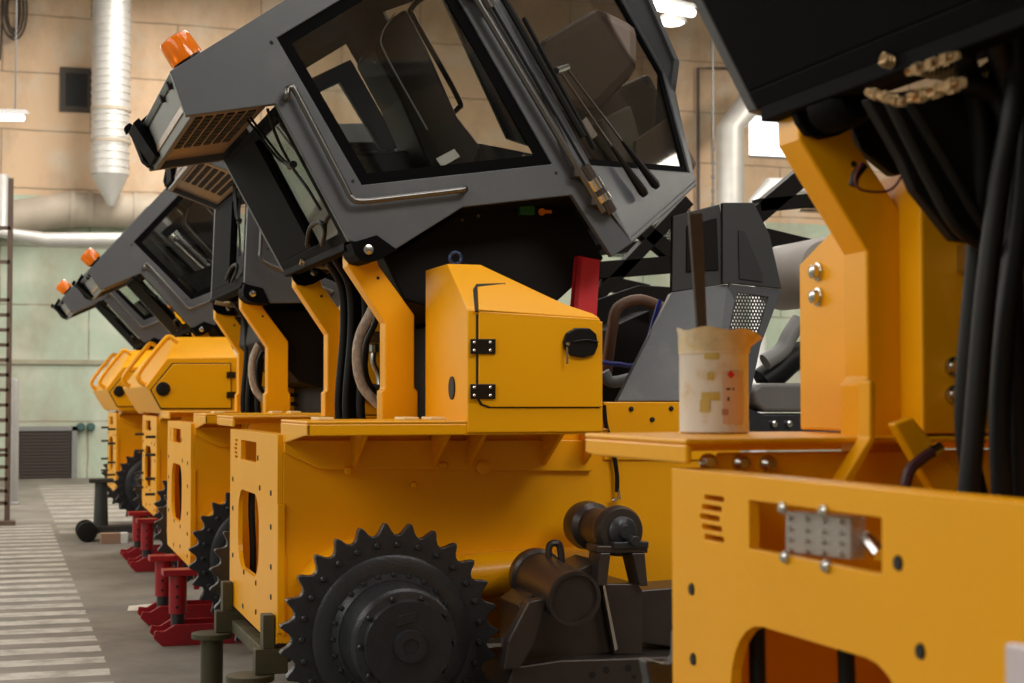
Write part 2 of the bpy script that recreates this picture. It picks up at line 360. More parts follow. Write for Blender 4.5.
y1 = WY-.34
P = [at(-40, 226, y1), at(8, 219, y1), at(70, 209, y1), at(165, 212, y1), at(330, 240, y1)]
t = duct_tube(P, .31, 'ventilation_duct', DUS, 'dusty brown duct running level below the silver spiral one', ribs=False)
for u, v in ((72, 209), (90, 209), (135, 211)):
    p = at(u, v, y1); obj('duct_collar', cyl(BM(), p-Vector((.04, 0, 0)), p+Vector((.04, 0, 0)), .335), DUS, t, smooth=True)
y2 = WY-1.6
P = [at(2, 175, y2), at(1, 232, y2), at(45, 240, y2), at(330, 240, y2)]
duct_tube(P, .13, 'ventilation_duct', ALU, 'thin pale silver duct bending level under the dusty brown duct', ribs=False)
y3 = WY-2
P = [at(735, 205, y3), at(735, 205, y3)]
p0 = at(730, 330, y3); p0.z = .0; p1 = at(730, 128, y3); p2 = at(752, 100, y3); p3 = at(800, 72, y3)
duct_tube([p0, p1, p2, p3], .27, 'ventilation_duct', ALU, 'shiny metal duct standing upright beside the bright window and angled over', ribs=False)
p0 = at(757, 260, WY-3.5); p0.z = .0; p1 = at(757, 200, WY-3.5); p2 = at(768, 186, WY-3.5); p3 = at(850, 186, WY-3.5)
duct_tube([p0, p1, p2, p3], .15, 'ventilation_duct', mat('white_duct', (.75, .76, .78), .35, metal=.3), 'white pipe with a rounded bend just below the bright window', ribs=False)
# conduit and chain on the right
p = [Vector((at(698, 330, WY-.1).x, WY-.1, 0)), at(698, 68, WY-.1), at(735, 68, WY-.1)]
tag(obj('electrical_conduit', tube(BM(), p, .035, 8, False), mat('dark_conduit', (.07, .05, .05), .6)), 'thin dark conduit turning a corner on the beige wall at right', 'pipe')
bm = BM(); y = WY-3
for i in range(14):
    p = at(713, 140+i*7, y); q = at(713, 144+i*7, y); tube(bm, [p, q], .035 if i % 2 else .025, 6, False)
    tube(bm, [q, at(713, 147+i*7, y)], .02, 6, False)
p = at(713, 140, y)
box(bm, (p.x-.015, y-.015, p.z), (p.x+.015, y+.015, 9.6))
tag(obj('hoist_chain', bm, mat('chain_steel', (.2, .2, .2), .5, metal=.6)), 'thin hanging chain in front of the pale wall beside the metal duct', 'chain')
# vent grille on wall
a = at(60, 67, WY-.03); b_ = at(93, 113, WY-.03)
t = thing('wall_vent', 'square black ventilation opening in the beige wall beside the silver duct', 'vent', (a.x, WY, b_.z))
obj('vent_frame', holed(BM(), [(a.x, WY-.06, b_.z), (b_.x, WY-.06, b_.z), (b_.x, WY-.06, a.z), (a.x, WY-.06, a.z)],
    [[(a.x+.1, WY-.06, b_.z+.1), (b_.x-.1, WY-.06, b_.z+.1), (b_.x-.1, WY-.06, a.z-.1), (a.x+.1, WY-.06, a.z-.1)]], (0, .05, 0)), SHUT, t)
obj('vent_recess', box(BM(), (a.x+.02, WY-.05, b_.z+.02), (b_.x-.02, WY-.005, a.z-.02)), HOL, t)
# sockets
for u in (81, 91):
    p = at(u, 427, WY-.05); bm = BM(); cyl(bm, (p.x, WY, p.z), (p.x, WY-.12, p.z), .08, .07, 16); cyl(bm, (p.x, WY-.12, p.z), (p.x, WY-.15, p.z), .05, .05, 12)
    tag(obj('wall_socket', bm, mat('teal_socket', (.04, .1, .09), .5), smooth=True), ('left' if u == 81 else 'right')+' one of two round dark teal sockets on the green wall beside the shutter', 'socket', 'sockets beside the shutter')
# coiled cable top left
bm = BM()
for k in range(5):
    c = at(14+random.uniform(-2, 2), 12, WY-.05); P = []
    for i in range(17):
        a_ = 2*PI*i/16; P.append((c.x+math.cos(a_)*(.1+.03*k), WY-.12-.02*k, c.z+math.sin(a_)*(.33+.05*k)))
    tube(bm, P, .02, 6)
p = at(3, 0, WY-.1); q = at(0, 60, WY-.1); tube(bm, [(p.x, WY-.1, 9.5), p, q], .02, 6, False)
box(bm, (at(14, 0, WY).x-.05, WY-.25, at(14, 0, WY).z), (at(14, 0, WY).x+.05, WY-.002, at(14, 0, WY).z+.08))
tag(obj('cable_coil', bm, mat('old_cable', (.06, .045, .035), .7)), 'coil of dark cable hanging high on the beige wall at far left', 'cable')
# lamps
def tube_lamp(u0, v0, u1, v1, y, label, r=.06):
    a, b_ = at(u0, v0, y), at(u1, v1, y+1.2)
    t = thing('ceiling_lamp', label, 'lamp', ((a.x+b_.x)/2, (a.y+b_.y)/2, a.z+.1), 'strip lamps under the roof')
    d = (b_-a).normalized()
    bm = BM(); tube(bm, [a, b_], r, 12, False); obj('lamp_tube', bm, LAMP, t, smooth=True)
    up = Vector((0, 0, .06)); s = d.cross(Vector((0, 0, 1))).normalized()*.12
    obj('lamp_housing', hull(BM(), [a+up+s, a+up-s, b_+up+s, b_+up-s, a+up*2+s*.5, a+up*2-s*.5, b_+up*2+s*.5, b_+up*2-s*.5]), LGR, t)
    for k in (.2, .8):
        p = a+(b_-a)*k; obj('suspension_rod', cyl(BM(), (p.x, p.y, p.z+.1), (p.x, p.y, 9.6), .012, n=6), LGR, t)
tube_lamp(634, 2, 692, 13, 19, 'bright white strip lamp hanging above the dark cab at right of centre')
tube_lamp(-14, 117, 22, 118, 23, 'short strip lamp hanging at the far left before the beige wall', .045)
p = at(672, 18, 24); t = thing('dome_lamp', 'round white dome lamp hanging just below the bright strip lamp', 'lamp', p)
obj('lamp_shade', lathe(BM(), (p.x, p.y, p.z-.08), (0, 0, 1), [(0, .24), (.05, .23), (.12, .18), (.17, .08), (.18, .02)]), WHT, t, smooth=True)
obj('lamp_bulb', lathe(BM(), (p.x, p.y, p.z-.13), (0, 0, 1), [(0, .05), (.02, .15), (.05, .2)]), LAMP, t, smooth=True)
obj('suspension_rod', cyl(BM(), (p.x, p.y, p.z+.09), (p.x, p.y, 9.6), .015, n=6), LGR, t)
# ladder rack at left
yl = 19.0
a = at(7, 525, yl)
t = thing('storage_rack_ladder', 'tall brown steel ladder rack standing at the far left edge of the walkway', 'ladder', (a.x, yl, 0))
zt = at(3, 178, yl).z
for x in (a.x, a.x-.5):
    bm = BM(); box(bm, (x-.03, yl-.03, .03), (x+.03, yl+.03, zt)); box(bm, (x-.09, yl-.14, 0), (x+.09, yl+.14, .05)); obj('upright', bm, RUST, t)
k = 0
for v in [455+12*i for i in range(5)]+[300+15*i for i in range(11)]+[228, 262]:
    z = at(5, v, yl).z; obj('rung', box(BM(), (a.x-.5, yl-.03, z-.02), (a.x, yl+.03, z+.02)), RUST, t)
p0 = at(12.5, 500, 22.6)
tag(obj('steel_post', lathe(BM(), (p0.x, p0.y, 0), (0, 0, 1), [(0, .09), (.03, .09), (.04, .075), (1.66, .07), (1.7, .05)], 20), mat('grey_post', (.32, .31, .3), .5, metal=.3), smooth=True), 'slim grey round post standing behind the ladder rack at far left', 'post')

# ------------------------------------------------------------------ bulldozer (reference machine, second from the camera)
X0, YN, YF = 1.05, 6.33, 7.69            # rear plate x, hull sides
ZB, ZT, ZD = .43, 1.272, 1.333           # hull bottom, plate top, fender top
O = Vector((2.0, 7.0, ZB))
D2 = thing('bulldozer', '', 'bulldozer', O, 'bulldozers parked in a row')
# rear plate with its cutouts
def yp(u, v): p = atx(u, v, X0); return p.y, p.z
holes = []
for i in range(5):
    z = 1.222-.019*i; y = 7.51-.01*abs(i-2); holes.append([(X0, a_, b2) for a_, b2 in rrect(y-.045, y+.045, z-.0055, z+.0055, .005, 2)])
wy0, wy1, wz0, wz1 = 6.88, 7.34, 1.14, 1.228
holes.append([(X0, wy0, wz0), (X0, wy1, wz0), (X0, wy1, wz1), (X0, wy0, wz1)])
oy0, oy1, oz0, oz1 = 6.80, 7.42, .65, 1.005
holes.append([(X0, a_, b2) for a_, b2 in rrect(oy0, oy1, oz0, oz1, .13, 6)])
bh = []
for (u, v) in ((231+2, 479), (233, 508), (233, 555), (260, 488), (271, 493), (271, 527), (271, 567), (244, 572), (256, 583), (271, 597), (243, 606), (256, 612), (271, 630), (258, 458)):
    y, z = yp(u, v)
    if YN+.03 < y < YF-.03: holes.append(circ((X0, y, z), .013, 8)); bh.append((y, z))
bm = holed(BM(), [(X0, YN, ZB+.02), (X0, YN+.1, ZB), (X0, YF-.04, ZB+.02), (X0, YF, ZB+.1), (X0, YF, ZT), (X0, YN, ZT)], holes, (.022, 0, 0))
box(bm, (X0+.022, YN, ZT-.03), (X0+.07, YF, ZT))
rear = obj('rear_plate', bm, YEL, D2, bevel=.005, seg=3)
for y, z in bh: obj('bolt_hole_shade', lathe(BM(), (X0-.003, y, z), (1, 0, 0), [(0, .011), (.008, .0125)], 10), HOL, rear)  # black discs over the holes, their inner shade given by colour
XE = 3.05
bm = BM()
side = [(X0+.022, ZB+.02), (X0+.2, ZB-.0), (XE, ZB+.0), (XE, ZD-.03), (X0+.1, ZD-.03), (X0+.06, ZT-.03), (X0+.022, ZT-.03)]
prism(bm, side, YN, YN+.02); prism(bm, side, YF-.02, YF)
box(bm, (X0+.03, YN+.02, ZB+.02), (XE, YF-.02, ZB+.05)); box(bm, (X0+.55, YN+.02, ZB+.05), (X0+.58, YF-.02, 1.2))
box(bm, (X0+.07, YN+.02, 1.1), (X0+.1, YF-.02, 1.125)); box(bm, (X0+.5, YN+.02, 1.19), (XE, YF-.02, 1.215))
hullo = obj('hull', bm, YEL, D2, bevel=.004)
# seams, pads and ribs on the hull side
def sidepoly(pts, y): return [(at(u, v, y).x, y, at(u, v, y).z) for u, v in pts]
bm = BM()
slab(bm, sidepoly([(283, 452), (318, 469), (590, 471), (590, 440), (283, 440)], YN), (0, -.03, 0))
obj('stiffener_plate', bm, YEL, D2, bevel=.004)
bm = BM(); prism(bm, [(X0+.02, .8), (X0+.035, .8), (X0+.035, ZB+.05), (X0+.02, ZB+.05)], YN-.01, YN); box(bm, (X0+.0, YN-.012, ZB+.06), (X0+.03, YN, 1.0))
obj('edge_strip', bm, YEL, D2, bevel=.003)
for u in (350, 430, 465, 540, 580):
    p = at(u, 446, YN); bm = BM(); slab(bm, [(p.x, YN, ZD-.04), (p.x, YN-.3, ZD-.04), (p.x, YN-.03, 1.14), (p.x, YN, 1.12)], (.015, 0, 0)); obj('gusset', bm, YEL, D2)
for (u, v, r_) in ((346, 470, .016), (411, 484, .014), (480, 467, .03), (441, 465, .016)):
    p = at(u, v, YN); obj('hull_bolt', lathe(BM(), (p.x, YN-.03, p.z), (0, -1, 0), [(0, r_), (.02, r_), (.028, r_*.6)], 12), YEL, D2, smooth=True)
# final drive housing behind the sprocket
SC = Vector((1.42, 5.93, 1.41-.89))
for y_, s_ in ((YN, -1), (YF, 1)): obj('final_drive_housing', lathe(BM(), (SC.x, y_, SC.z), (0, s_, 0), [(0, .30), (.08, .29), (.25, .25), (.3, .2)], 40), YEL, D2, smooth=True)
# arch over the drive + cross tube toward the track frame
bm = BM()
p0 = at(500, 565, YN-.05); p1 = at(560, 565, YN-.05)
tube(bm, [(1.75, YN-.06, SC.z+.17), (2.1, YN-.06, SC.z+.19), (2.35, YN-.06, SC.z+.19)], .09, 20); obj('cross_shaft_boss', bm, YEL, D2, smooth=True)
bm = BM(); N = 20
for i in range(N):
    a0 = PI*.50+PI*.32*i/N; a1 = PI*.50+PI*.32*(i+1)/N
    q = lambda a_, r_: (SC.x+r_*math.cos(a_), SC.z+r_*math.sin(a_))
    prism(bm, [q(a0, .33), q(a1, .33), q(a1, .345), q(a0, .345)], YN-.25, YN)
obj('drive_arch', bm, YEL, D2)
# fenders
def fender(y0, y1, lip_y, name='fender'):
    bm = BM(); XF = XE if y0 > 7 else 2.215; box(bm, (X0+.02 if y0 < 7 else X0, y0, ZD-.012), (XF, y1, ZD))
    if lip_y < 7: box(bm, (X0+.02, lip_y, ZD-.055), (XF, lip_y+.014, ZD-.012)); slab(bm, [(X0+.02, y0, ZD-.012), (X0+.02, y1, ZD-.012), (X0+.02, y1, ZD-.1), (X0+.02, y0+.06, ZD-.055), (X0+.02, y0, ZD-.055)], (.014, 0, 0))
    else: box(bm, (X0, lip_y-.014, ZD-.045), (XE, lip_y, ZD-.012)); slab(bm, [(X0, y0, ZD-.012), (X0, y1, ZD-.012), (X0, y1, ZD-.045), (X0, y1-.06, ZD-.05), (X0, y0, ZD-.05)], (.014, 0, 0))
    return obj(name, bm, YEL, D2, bevel=.005)
fender(5.80, 6.38, 5.80); fender(7.62, 8.2, 8.2)
# pale pads on the fender
padm = mat('pale_tape', (.75, .55, .25), .5)
for u in (321, 405, 432):
    p = at(u, 419, 6.0); obj('pale_pad', box(BM(), (p.x-.03, 5.9, ZD), (p.x+.03, 6.05, ZD+.012)), padm, D2, bevel=.003)
# hose seen inside the rear opening
p = atx(251, 500, X0+.2)
bm = BM(); tube(bm, [(X0+.07, 7.45, 1.05), (X0+.065, 7.44, .9), (X0+.075, 7.45, .7), (X0+.07, 7.44, .5)], .016); obj('inner_hose', bm, BLK, D2, smooth=True)
bm = BM(); tube(bm, [(X0+.16, 7.3, 1.05), (X0+.17, 7.29, .9), (X0+.16, 7.3, .5)], .016); obj('inner_hose', bm, BLK, D2, smooth=True)
# sprocket
def sprocket(parent, c, sgn):
    N = 27; ro, ri = .424, .378; prof = []
    for i in range(N):
        a = 2*PI*i/N; s = 2*PI/N
        for t, r_ in ((-.5, ri), (-.36, ri+.004), (-.24, ri+.016), (-.14, ri+.034), (-.08, ro-.004), (.0, ro+.002), (.07, ro-.005), (.15, ri+.03), (.27, ri+.012), (.38, ri+.003)):
            prof.append((a+s*t, r_))
    y = c.y
    ring = [(c.x+r_*math.cos(a), y, c.z+r_*math.sin(a)) for a, r_ in prof]
    hole = circ((c.x, y, c.z), .12, 40, 'XZ')
    bm = holed(BM(), ring, [hole], (0, -.045*sgn*-1, 0))
    sp = obj('sprocket', bm, STL, parent, bevel=.004, origin=c)
    f = -1*sgn
    bm = BM(); lathe(bm, (c.x, y, c.z), (0, f, 0), [(-.03, .31), (.012, .305), (.02, .29), (.02, .235), (.05, .215), (.05, .1)], 64); obj('sprocket_disc', bm, STL, sp, smooth=True)
    bm = BM(); lathe(bm, (c.x, y, c.z), (0, f, 0), [(.03, .212), (.1, .208), (.2, .20), (.21, .19), (.235, .188), (.24, .165), (.27, .16), (.272, .06), (.30, .057), (.302, .03), (.295, .028)], 64)
    obj('hub', bm, STL, sp, smooth=True)
    bm = BM(); slab(bm, [(c.x-.05, y+f*.272, c.z+.07), (c.x+.02, y+f*.272, c.z+.085), (c.x+.03, y+f*.272, c.z+.125), (c.x-.04, y+f*.272, c.z+.11)], (0, f*.004, 0)); obj('maker_plate', bm, STL, sp, bevel=.002)
    bme = lathe(BM(), c, (0, f, 0), [(0, .0125), (.014, .0125), (.02, .008)], 8)
    def ringbolts(n, r_, yy, src=None, nm='bolt', s=1, ph=0):
        o = src
        for i in range(n):
            a = 2*PI*(i+ph)/n; pos = Vector((r_*math.cos(a), f*yy, r_*math.sin(a)))
            if o is None:
                o = obj(nm, bme, STL, sp, smooth=True, origin=c); q = o
            else: q = o.copy(); C.objects.link(q); W[q] = W[o]
            q.location = pos; q.scale = (s, 1, s)
        return o
    o = ringbolts(27, .345, .0, ph=.5)
    ringbolts(24, .232, .02, o, s=.8)
    ringbolts(10, .176, .235, o, s=.8)
    return sp
sprocket(D2, SC, 1); sprocket(D2, Vector((SC.x, 8.06, SC.z)), -1)
# tilt arms
arm_px = [(347, 247), (347.5, 266), (385, 323), (385, 389), (382, 391), (382, 440), (418, 440), (418, 391), (414.5, 388), (414.5, 315), (379, 266), (376, 256), (370, 247), (358, 241)]
armp = xz(arm_px, 6.5)
for y in (6.5, 7.73):
    obj('tilt_arm', prism(BM(), [(p_[0], max(p_[1], 1.18)) for p_ in armp], y-.0, y+.10), YEL, D2, bevel=.006)
    p = at(385, 281, y); bx = armp[10][0]-.02
    obj('arm_bolt_hole', lathe(BM(), (at(378, 278, 6.5).x, y, at(378, 278, 6.5).z), (0, -1, 0), [(-.005, .007), (.002, .007)], 10), HOL, D2)
# cab ------------------------------------------------------------------
PV = at(368, 250, 6.5); PV = Vector((PV.x, 7.1, PV.z))
CY0, CY1 = 6.30, 7.90
def cp(pts, y=CY0): return [Vector((at(u, v, CY0).x, y, at(u, v, CY0).z)) for u, v in pts]
side_px = [(170, 71), (186, 116), (276, 104), (349, 241), (396, 249), (463, 207), (572, 195), (612, 257), (632, 243), (439, -95)]
win_px = [(277, 38), (429, -53), (552, 164), (362, 185)]
cbm = BM()
holed(cbm, cp(side_px), [cp(win_px)], (0, .04, 0)); holed(cbm, cp(side_px, CY1), [cp(win_px, CY1)], (0, -.04, 0))
def strip(bm, a, b_, th, y0=CY0, y1=CY1):    # wall between near and far side along the xz segment a-b
    d = (b_-a).normalized(); n_ = Vector((-d.z, 0, d.x))*th
    slab(bm, [Vector((a.x, y0, a.z)), Vector((b_.x, y0, b_.z)), Vector((b_.x, y0, b_.z))+n_, Vector((a.x, y0, a.z))+n_], (0, y1-y0, 0))
S = cp(side_px); A_, B_, C_, D_, E_, F_, G_, H_, I_, J_ = S
strip(cbm, A_, J_, -.03, CY0+.002, CY1-.002)                     # roof
# chamfer panels and front
tau = R(31.5); P1 = I_; fw = Vector((math.cos(tau), 0, math.sin(tau)))
P2 = P1+fw*.652+Vector((0, .564, 0)); e1 = (J_-I_).normalized()
nC = (P2-P1).cross(e1).normalized()
if nC.y > 0: nC = -nC
def ch(u, v, off=0): return atp(u, v, P1, nC)+nC*off
def mir(p): return Vector((p.x, CY0+CY1-p.y, p.z))
P3 = ch(670, 67); P4 = ch(598, -75); 
tj = J_
ch_out = [P1, P2, P3, P4, J_]
gl = [ch(545, 148), ch(690, 172), ch(662, 74), ch(597, -55), ch(470, -80)]
gl = [ch(573, 163), ch(690, 172), ch(664, 72), ch(592, -60), ch(462, -83), ch(455, -60)]
gl = [ch(578, 164), ch(690, 172), ch(664, 72), ch(588, -62), ch(466, -70)]
ringframe(cbm, ch_out, gl, -nC*.035)
nM = Vector((nC.x, -nC.y, nC.z))
ringframe(cbm, [mir(p) for p in ch_out], [mir(p) for p in gl], -nM*.035)
# front wall between the chamfers
def fstrip(a, b_, lo, hi):
    pa = a.lerp(b_, lo); pb = a.lerp(b_, hi); q = [pa, pb, mir(pb), mir(pa)]
    slab(cbm, q, Vector((-.03, 0, .01)))
fstrip(P2, P3, 0, .42); fstrip(P3, P4, .85, 1)
for a_, b2 in ((P2, P3), (P3, P4)):
    for m_ in (0, 1):
        f_ = mir if m_ else (lambda p: p)
        k_ = -.06 if m_ else .06
        pa, pb = f_(a_), f_(b2); slab(cbm, [pa, pb, pb+Vector((0, k_, 0)), pa+Vector((0, k_, 0))], (-.03, 0, .01))
slab(cbm, [P4, J_, mir(J_), mir(P4)], (-.01, 0, -.03))
slab(cbm, [P1+Vector((0,.01,.002)), P2+Vector((0,.01,.002)), mir(P2), mir(P1)], (.0, 0, .03))            # floor nose
# rear wall: frame around the rear window
rw = lambda t, y: Vector((C_.x+(D_.x-C_.x)*t, y, C_.z+(D_.z-C_.z)*t))
cab = obj('cab', cbm, GRY, D2, bevel=.004, origin=PV)
yrw = atp(252, 137, C_, (D_-C_).cross(Vector((0, 1, 0)))).y
bm = BM(); strip(bm, rw(0, 0), rw(.04, 0), .05, CY0+.042, CY1-.042); strip(bm, rw(.93, 0), rw(1, 0), .05, CY0+.042, CY1-.042); strip(bm, rw(.04, 0), rw(.93, 0), .05, yrw, CY1-.042); strip(bm, rw(.04, 0), rw(.93, 0), .05, CY0+.041, CY0+.10); strip(bm, rw(.04, 0), rw(.08, 0), .05, CY0+.1, yrw)
obj('rear_window_frame', bm, MBK, cab, bevel=.004)
bm = BM(); strip(bm, rw(.1, 0)+Vector((.02,0,.01)), rw(.93, 0)+Vector((.02,0,.01)), .008, CY0+.1, yrw); obj('rear_window', bm, GLD, cab)
# overhang: rear end panel and vented underside
bm = BM(); strip(bm, A_+Vector((.02, 0, -.01)), B_+Vector((.02, 0, 0)), .03, CY0+.04, CY1-.04); obj('overhang_panel', bm, LGR, cab, bevel=.003)
warm_grey = mat('grey_panel_warm_bounce', (.30, .2, .13), .35)  # grey paint; the warm light it reflects is put into its colour
bm = BM(); strip(bm, B_+Vector((0, 0, .035)), C_+Vector((0, 0, .035)), .03, CY0+.04, CY1-.04); obj('overhang_underside', bm, warm_grey, cab)
dirBC = (C_-B_); nBC = Vector((dirBC.z, 0, -dirBC.x)).normalized()
for k in range(7):
    s0 = .07+.125*k; s1 = s0+.085
    for m_ in range(9):
        y_ = CY0+.30+.095*m_; a_ = B_+dirBC*s0; b2 = B_+dirBC*s1; up = Vector((0, 0, .035))
        if m_ == 0: vbm = BM()
        q = [Vector((a_.x, y_, a_.z))+up, Vector((b2.x, y_, b2.z))+up, Vector((b2.x, y_+.075, b2.z))+up, Vector((a_.x, y_+.075, a_.z))+up]
        slab(vbm, q, nBC*.006)
    obj('air_vent', vbm, HOL, cab)
for k, (u, v) in enumerate(((161, 99), (168, 86))):
    p = atp(u, v, A_, (B_-A_).cross(Vector((0, 1, 0)))); d = (A_-B_).cross(Vector((0, 1, 0))).normalized(); d = d if d.x < 0 else -d
    obj('panel_hole', lathe(BM(), p+d*.0, d, [(-.02, .018), (.004, .018)], 16), HOL, cab)
# work lamp bracket at the far corner of the overhang
yb = CY1-.12
q = [atp(u, v, (0, yb, 0), (0, 1, 0)) for u, v in ((131, 130), (148, 114), (161, 152), (150, 166), (143, 160))]
bm = BM(); slab(bm, q, (0, .1, 0)); obj('work_lamp_bracket', bm, MBK, cab, bevel=.006)
q = [atp(u, v, (0, yb, 0), (0, 1, 0)) for u, v in ((124, 127), (130, 122), (134, 126), (127, 134))]
bm = BM(); slab(bm, q, (0, .06, 0)); obj('lamp_knob', bm, MBK, cab, bevel=.008)
q = [atp(u, v, (0, yb, 0), (0, 1, 0)) for u, v in ((128, 133), (134, 128), (156, 164), (150, 166))]
bm = BM(); slab(bm, q, (0, -.3, 0)); obj('work_lamp', bm, MBK, cab, bevel=.006)
# side glass, seals, handrail
bm = BM(); slab(bm, cp(win_px, CY0+.02), (0, .006, 0)); obj('side_window', bm, GLS, cab)
bm = BM(); slab(bm, cp(win_px, CY1-.02), (0, -.006, 0)); obj('side_window', bm, GLS, cab)
def inset(pts, k):
    c = sum(pts, Vector())/len(pts); return [p+(c-p)*k for p in pts]
def inset2(P, d):
    n_ = (P[1]-P[0]).cross(P[2]-P[1]).normalized(); out = []; m_ = len(P)
    for i in range(m_):
        a_ = (P[i]-P[i-1]).normalized(); b2 = (P[(i+1) % m_]-P[i]).normalized(); na = n_.cross(a_); nb = n_.cross(b2)
        out.append(P[i]+(na+nb)*d/(1+na.dot(nb)))
    return out
for y, s in ((CY0+.0105, 1), (CY1-.0105, -1)):
    w_ = cp(win_px, y); bm = holed(BM(), w_, [inset2(w_, .045)], (0, .012*s, 0)); obj('window_seal', bm, MBK, cab)
g2 = [p-nC*.012 for p in gl]; bm = ringframe(BM(), g2, [p.lerp(sum(g2, Vector())/5, .06) for p in g2], -nC*.01); obj('door_seal', bm, MBK, cab)
bm = BM(); slab(bm, [p-nC*.02 for p in gl], -nC*.006); obj('door_glass', bm, GLD, cab)
bm = BM(); slab(bm, [mir(p-nC*.02) for p in gl], -nM*.006); obj('door_glass', bm, GLS, cab)
q = [P2.lerp(P3, .16), P3, mir(P3), mir(P2.lerp(P3, .16))]; bm = BM(); slab(bm, [p+Vector((-.012, 0, 0)) for p in q], (-.006, 0, 0)); obj('windscreen', bm, GLS, cab)
q = [P3, P4, mir(P4), mir(P3)]; bm = BM(); slab(bm, [p+Vector((-.012, 0, 0)) for p in q], (-.006, 0, 0)); obj('upper_windscreen', bm, GLS, cab)
hr = [(287, 96), (288, 89), (293, 88), (298, 96), (344, 184), (351, 197), (362, 201), (400, 197), (459, 190), (465, 189)]
P = [Vector((at(u, v, CY0-.05).x, CY0-.05, at(u, v, CY0-.05).z)) for u, v in hr]
P = [P[0]+Vector((0, .05, 0))]+P+[P[-1]+Vector((.01, .05, 0))]
obj('handrail', tube(BM(), P, .013, 12), RAIL, cab, smooth=True)
# shallow pressed recess around the handrail
for (u, v) in ((353, 181), (271, 42), (556, 173), (272, 43)): 
    p = cp([(u, v)])[0]; obj('panel_screw', lathe(BM(), p, (0, -1, 0), [(-.002, .006), (.004, .006)], 8), HOL, cab)
# clevis plates at the pivot
for y, dy in ((6.285, .215), (7.70, .025)):
    pl = [Vector((at(u, v, 6.285).x, y, at(u, v, 6.285).z)) for u, v in ((351, 243), (377, 235), (398, 250), (378, 260), (369, 262), (360, 260), (355, 254))]
    bm = BM(); slab(bm, pl, (0, dy, 0)); cv = obj('pivot_clevis', bm, MBK, cab, bevel=.003)
    p_ = at(368, 250, y); bm = BM(); lathe(bm, (PV.x if y > 7 else p_.x, y, PV.z if y > 7 else p_.z), (0, -1, 0), [(-.02, .022), (.0, .022), (.012, .02), (.014, .012)], 20); obj('pivot_pin', bm, CHR, cab, smooth=True)
# tilt strut along the pillar with clamps
a_, b2 = at(470, -12, CY0-.05), at(604, 212, CY0-.05)
obj('strut_rod', cyl(BM(), a_, b2, .016, n=14), RAIL, cab, smooth=True)
d = (b2-a_).normalized(); bm = BM()
for k, (t_, r_, l_) in enumerate(((.80, .026, .06), (.86, .034, .05), (.90, .03, .04), (.93, .035, .03), (.965, .026, .05), (.0, .03, .06), (.06, .026, .04))):
    c_ = a_.lerp(b2, t_); obj('strut_fitting', cyl(BM(), c_+Vector((.03, 0, .01)), c_+d*l_+Vector((.03, 0, .01)), r_, n=12), CHR if k % 2 else BRN, cab, smooth=True)
for t_ in (.02, .82, .95):
    c_ = a_.lerp(b2, t_); obj('strut_clamp', box(BM(), (c_.x-.03, c_.y-.01, c_.z-.02), (c_.x+.03, c_.y+.05, c_.z+.02)), BRN, cab, bevel=.004)
a_, b2 = at(484, -8, CY0-.02), at(591, 176, CY0-.02); obj('strut_cable', cyl(BM(), a_, b2, .008, n=8), BLK, cab)
a_, b2 = ch(497, 0, .03), ch(578, 140, .03); obj('door_gasket', cyl(BM(), a_, b2, .016, n=8), BLK, cab)
# wipers on the door glass
for (p_, q_, bl) in (((553, 72), (637, 196), 0), ((560, 70), (649, 188), 1)):
    a_, b2 = ch(*p_, .03), ch(*q_, .035); bm = BM(); m1 = a_.lerp(b2, .62); tube(bm, [a_, m1], .0055, 6, False); obj('wiper_arm', bm, RAIL, cab)
    bm = BM(); cyl(bm, m1, b2, .008, .022, 8); cyl(bm, b2, b2+(b2-m1)*.06, .02, .016, 8); obj('wiper_base', bm, BPL, cab)
a_, b2 = ch(551, 74, .03), ch(562, 70, .03); bm = BM(); cyl(bm, a_, b2, .014, n=8); obj('wiper_pivot', bm, CHR, cab)
a_, b2 = ch(553, 74, .02), ch(604, 160, .012); bm = BM(); cyl(bm, ch(520, 20, .02), ch(592, 150, .012), .011, n=6); obj('wiper_blade', bm, BLK, cab)
q = [ch(u, v, -.03) for u, v in ((583, 121), (592, 114), (603, 132), (595, 139))]; bm = BM(); slab(bm, q, -nC*.002); obj('window_sticker', bm, WHT, cab)
q = [cp([(u, v)], CY0+.3)[0] for u, v in ((455, 148), (474, 138), (480, 146), (461, 157))]; bm = BM(); slab(bm, q, (0, .002, 0)); obj('dash_sticker', bm, WHT, cab)
# rear wiper
def rwp(u, v, off=.02):
    n_ = (D_-C_).cross(Vector((0, 1, 0))).normalized(); n_ = n_ if n_.x < 0 else -n_
    return atp(u, v, C_, n_)+n_*off
bm = BM(); tube(bm, [rwp(272, 107), rwp(281, 135), rwp(296, 164), rwp(313, 188), rwp(325, 208)], .007, 6); obj('rear_wiper_blade', bm, BLK, cab)
bm = BM(); tube(bm, [rwp(252, 118), rwp(280, 154), rwp(294, 164)], .006, 6); tube(bm, [rwp(255, 116), rwp(285, 155), rwp(297, 163)], .006, 6); cyl(bm, rwp(292, 165, .01), rwp(300, 161, .03), .016, n=8); obj('rear_wiper_arm', bm, BLK, cab)
bm = BM(); tube(bm, [rwp(311, 243), rwp(314, 226), rwp(324, 220), rwp(329, 228), rwp(326, 243)], .01, 8); obj('rear_hose_loop', bm, BLK, cab, smooth=True)
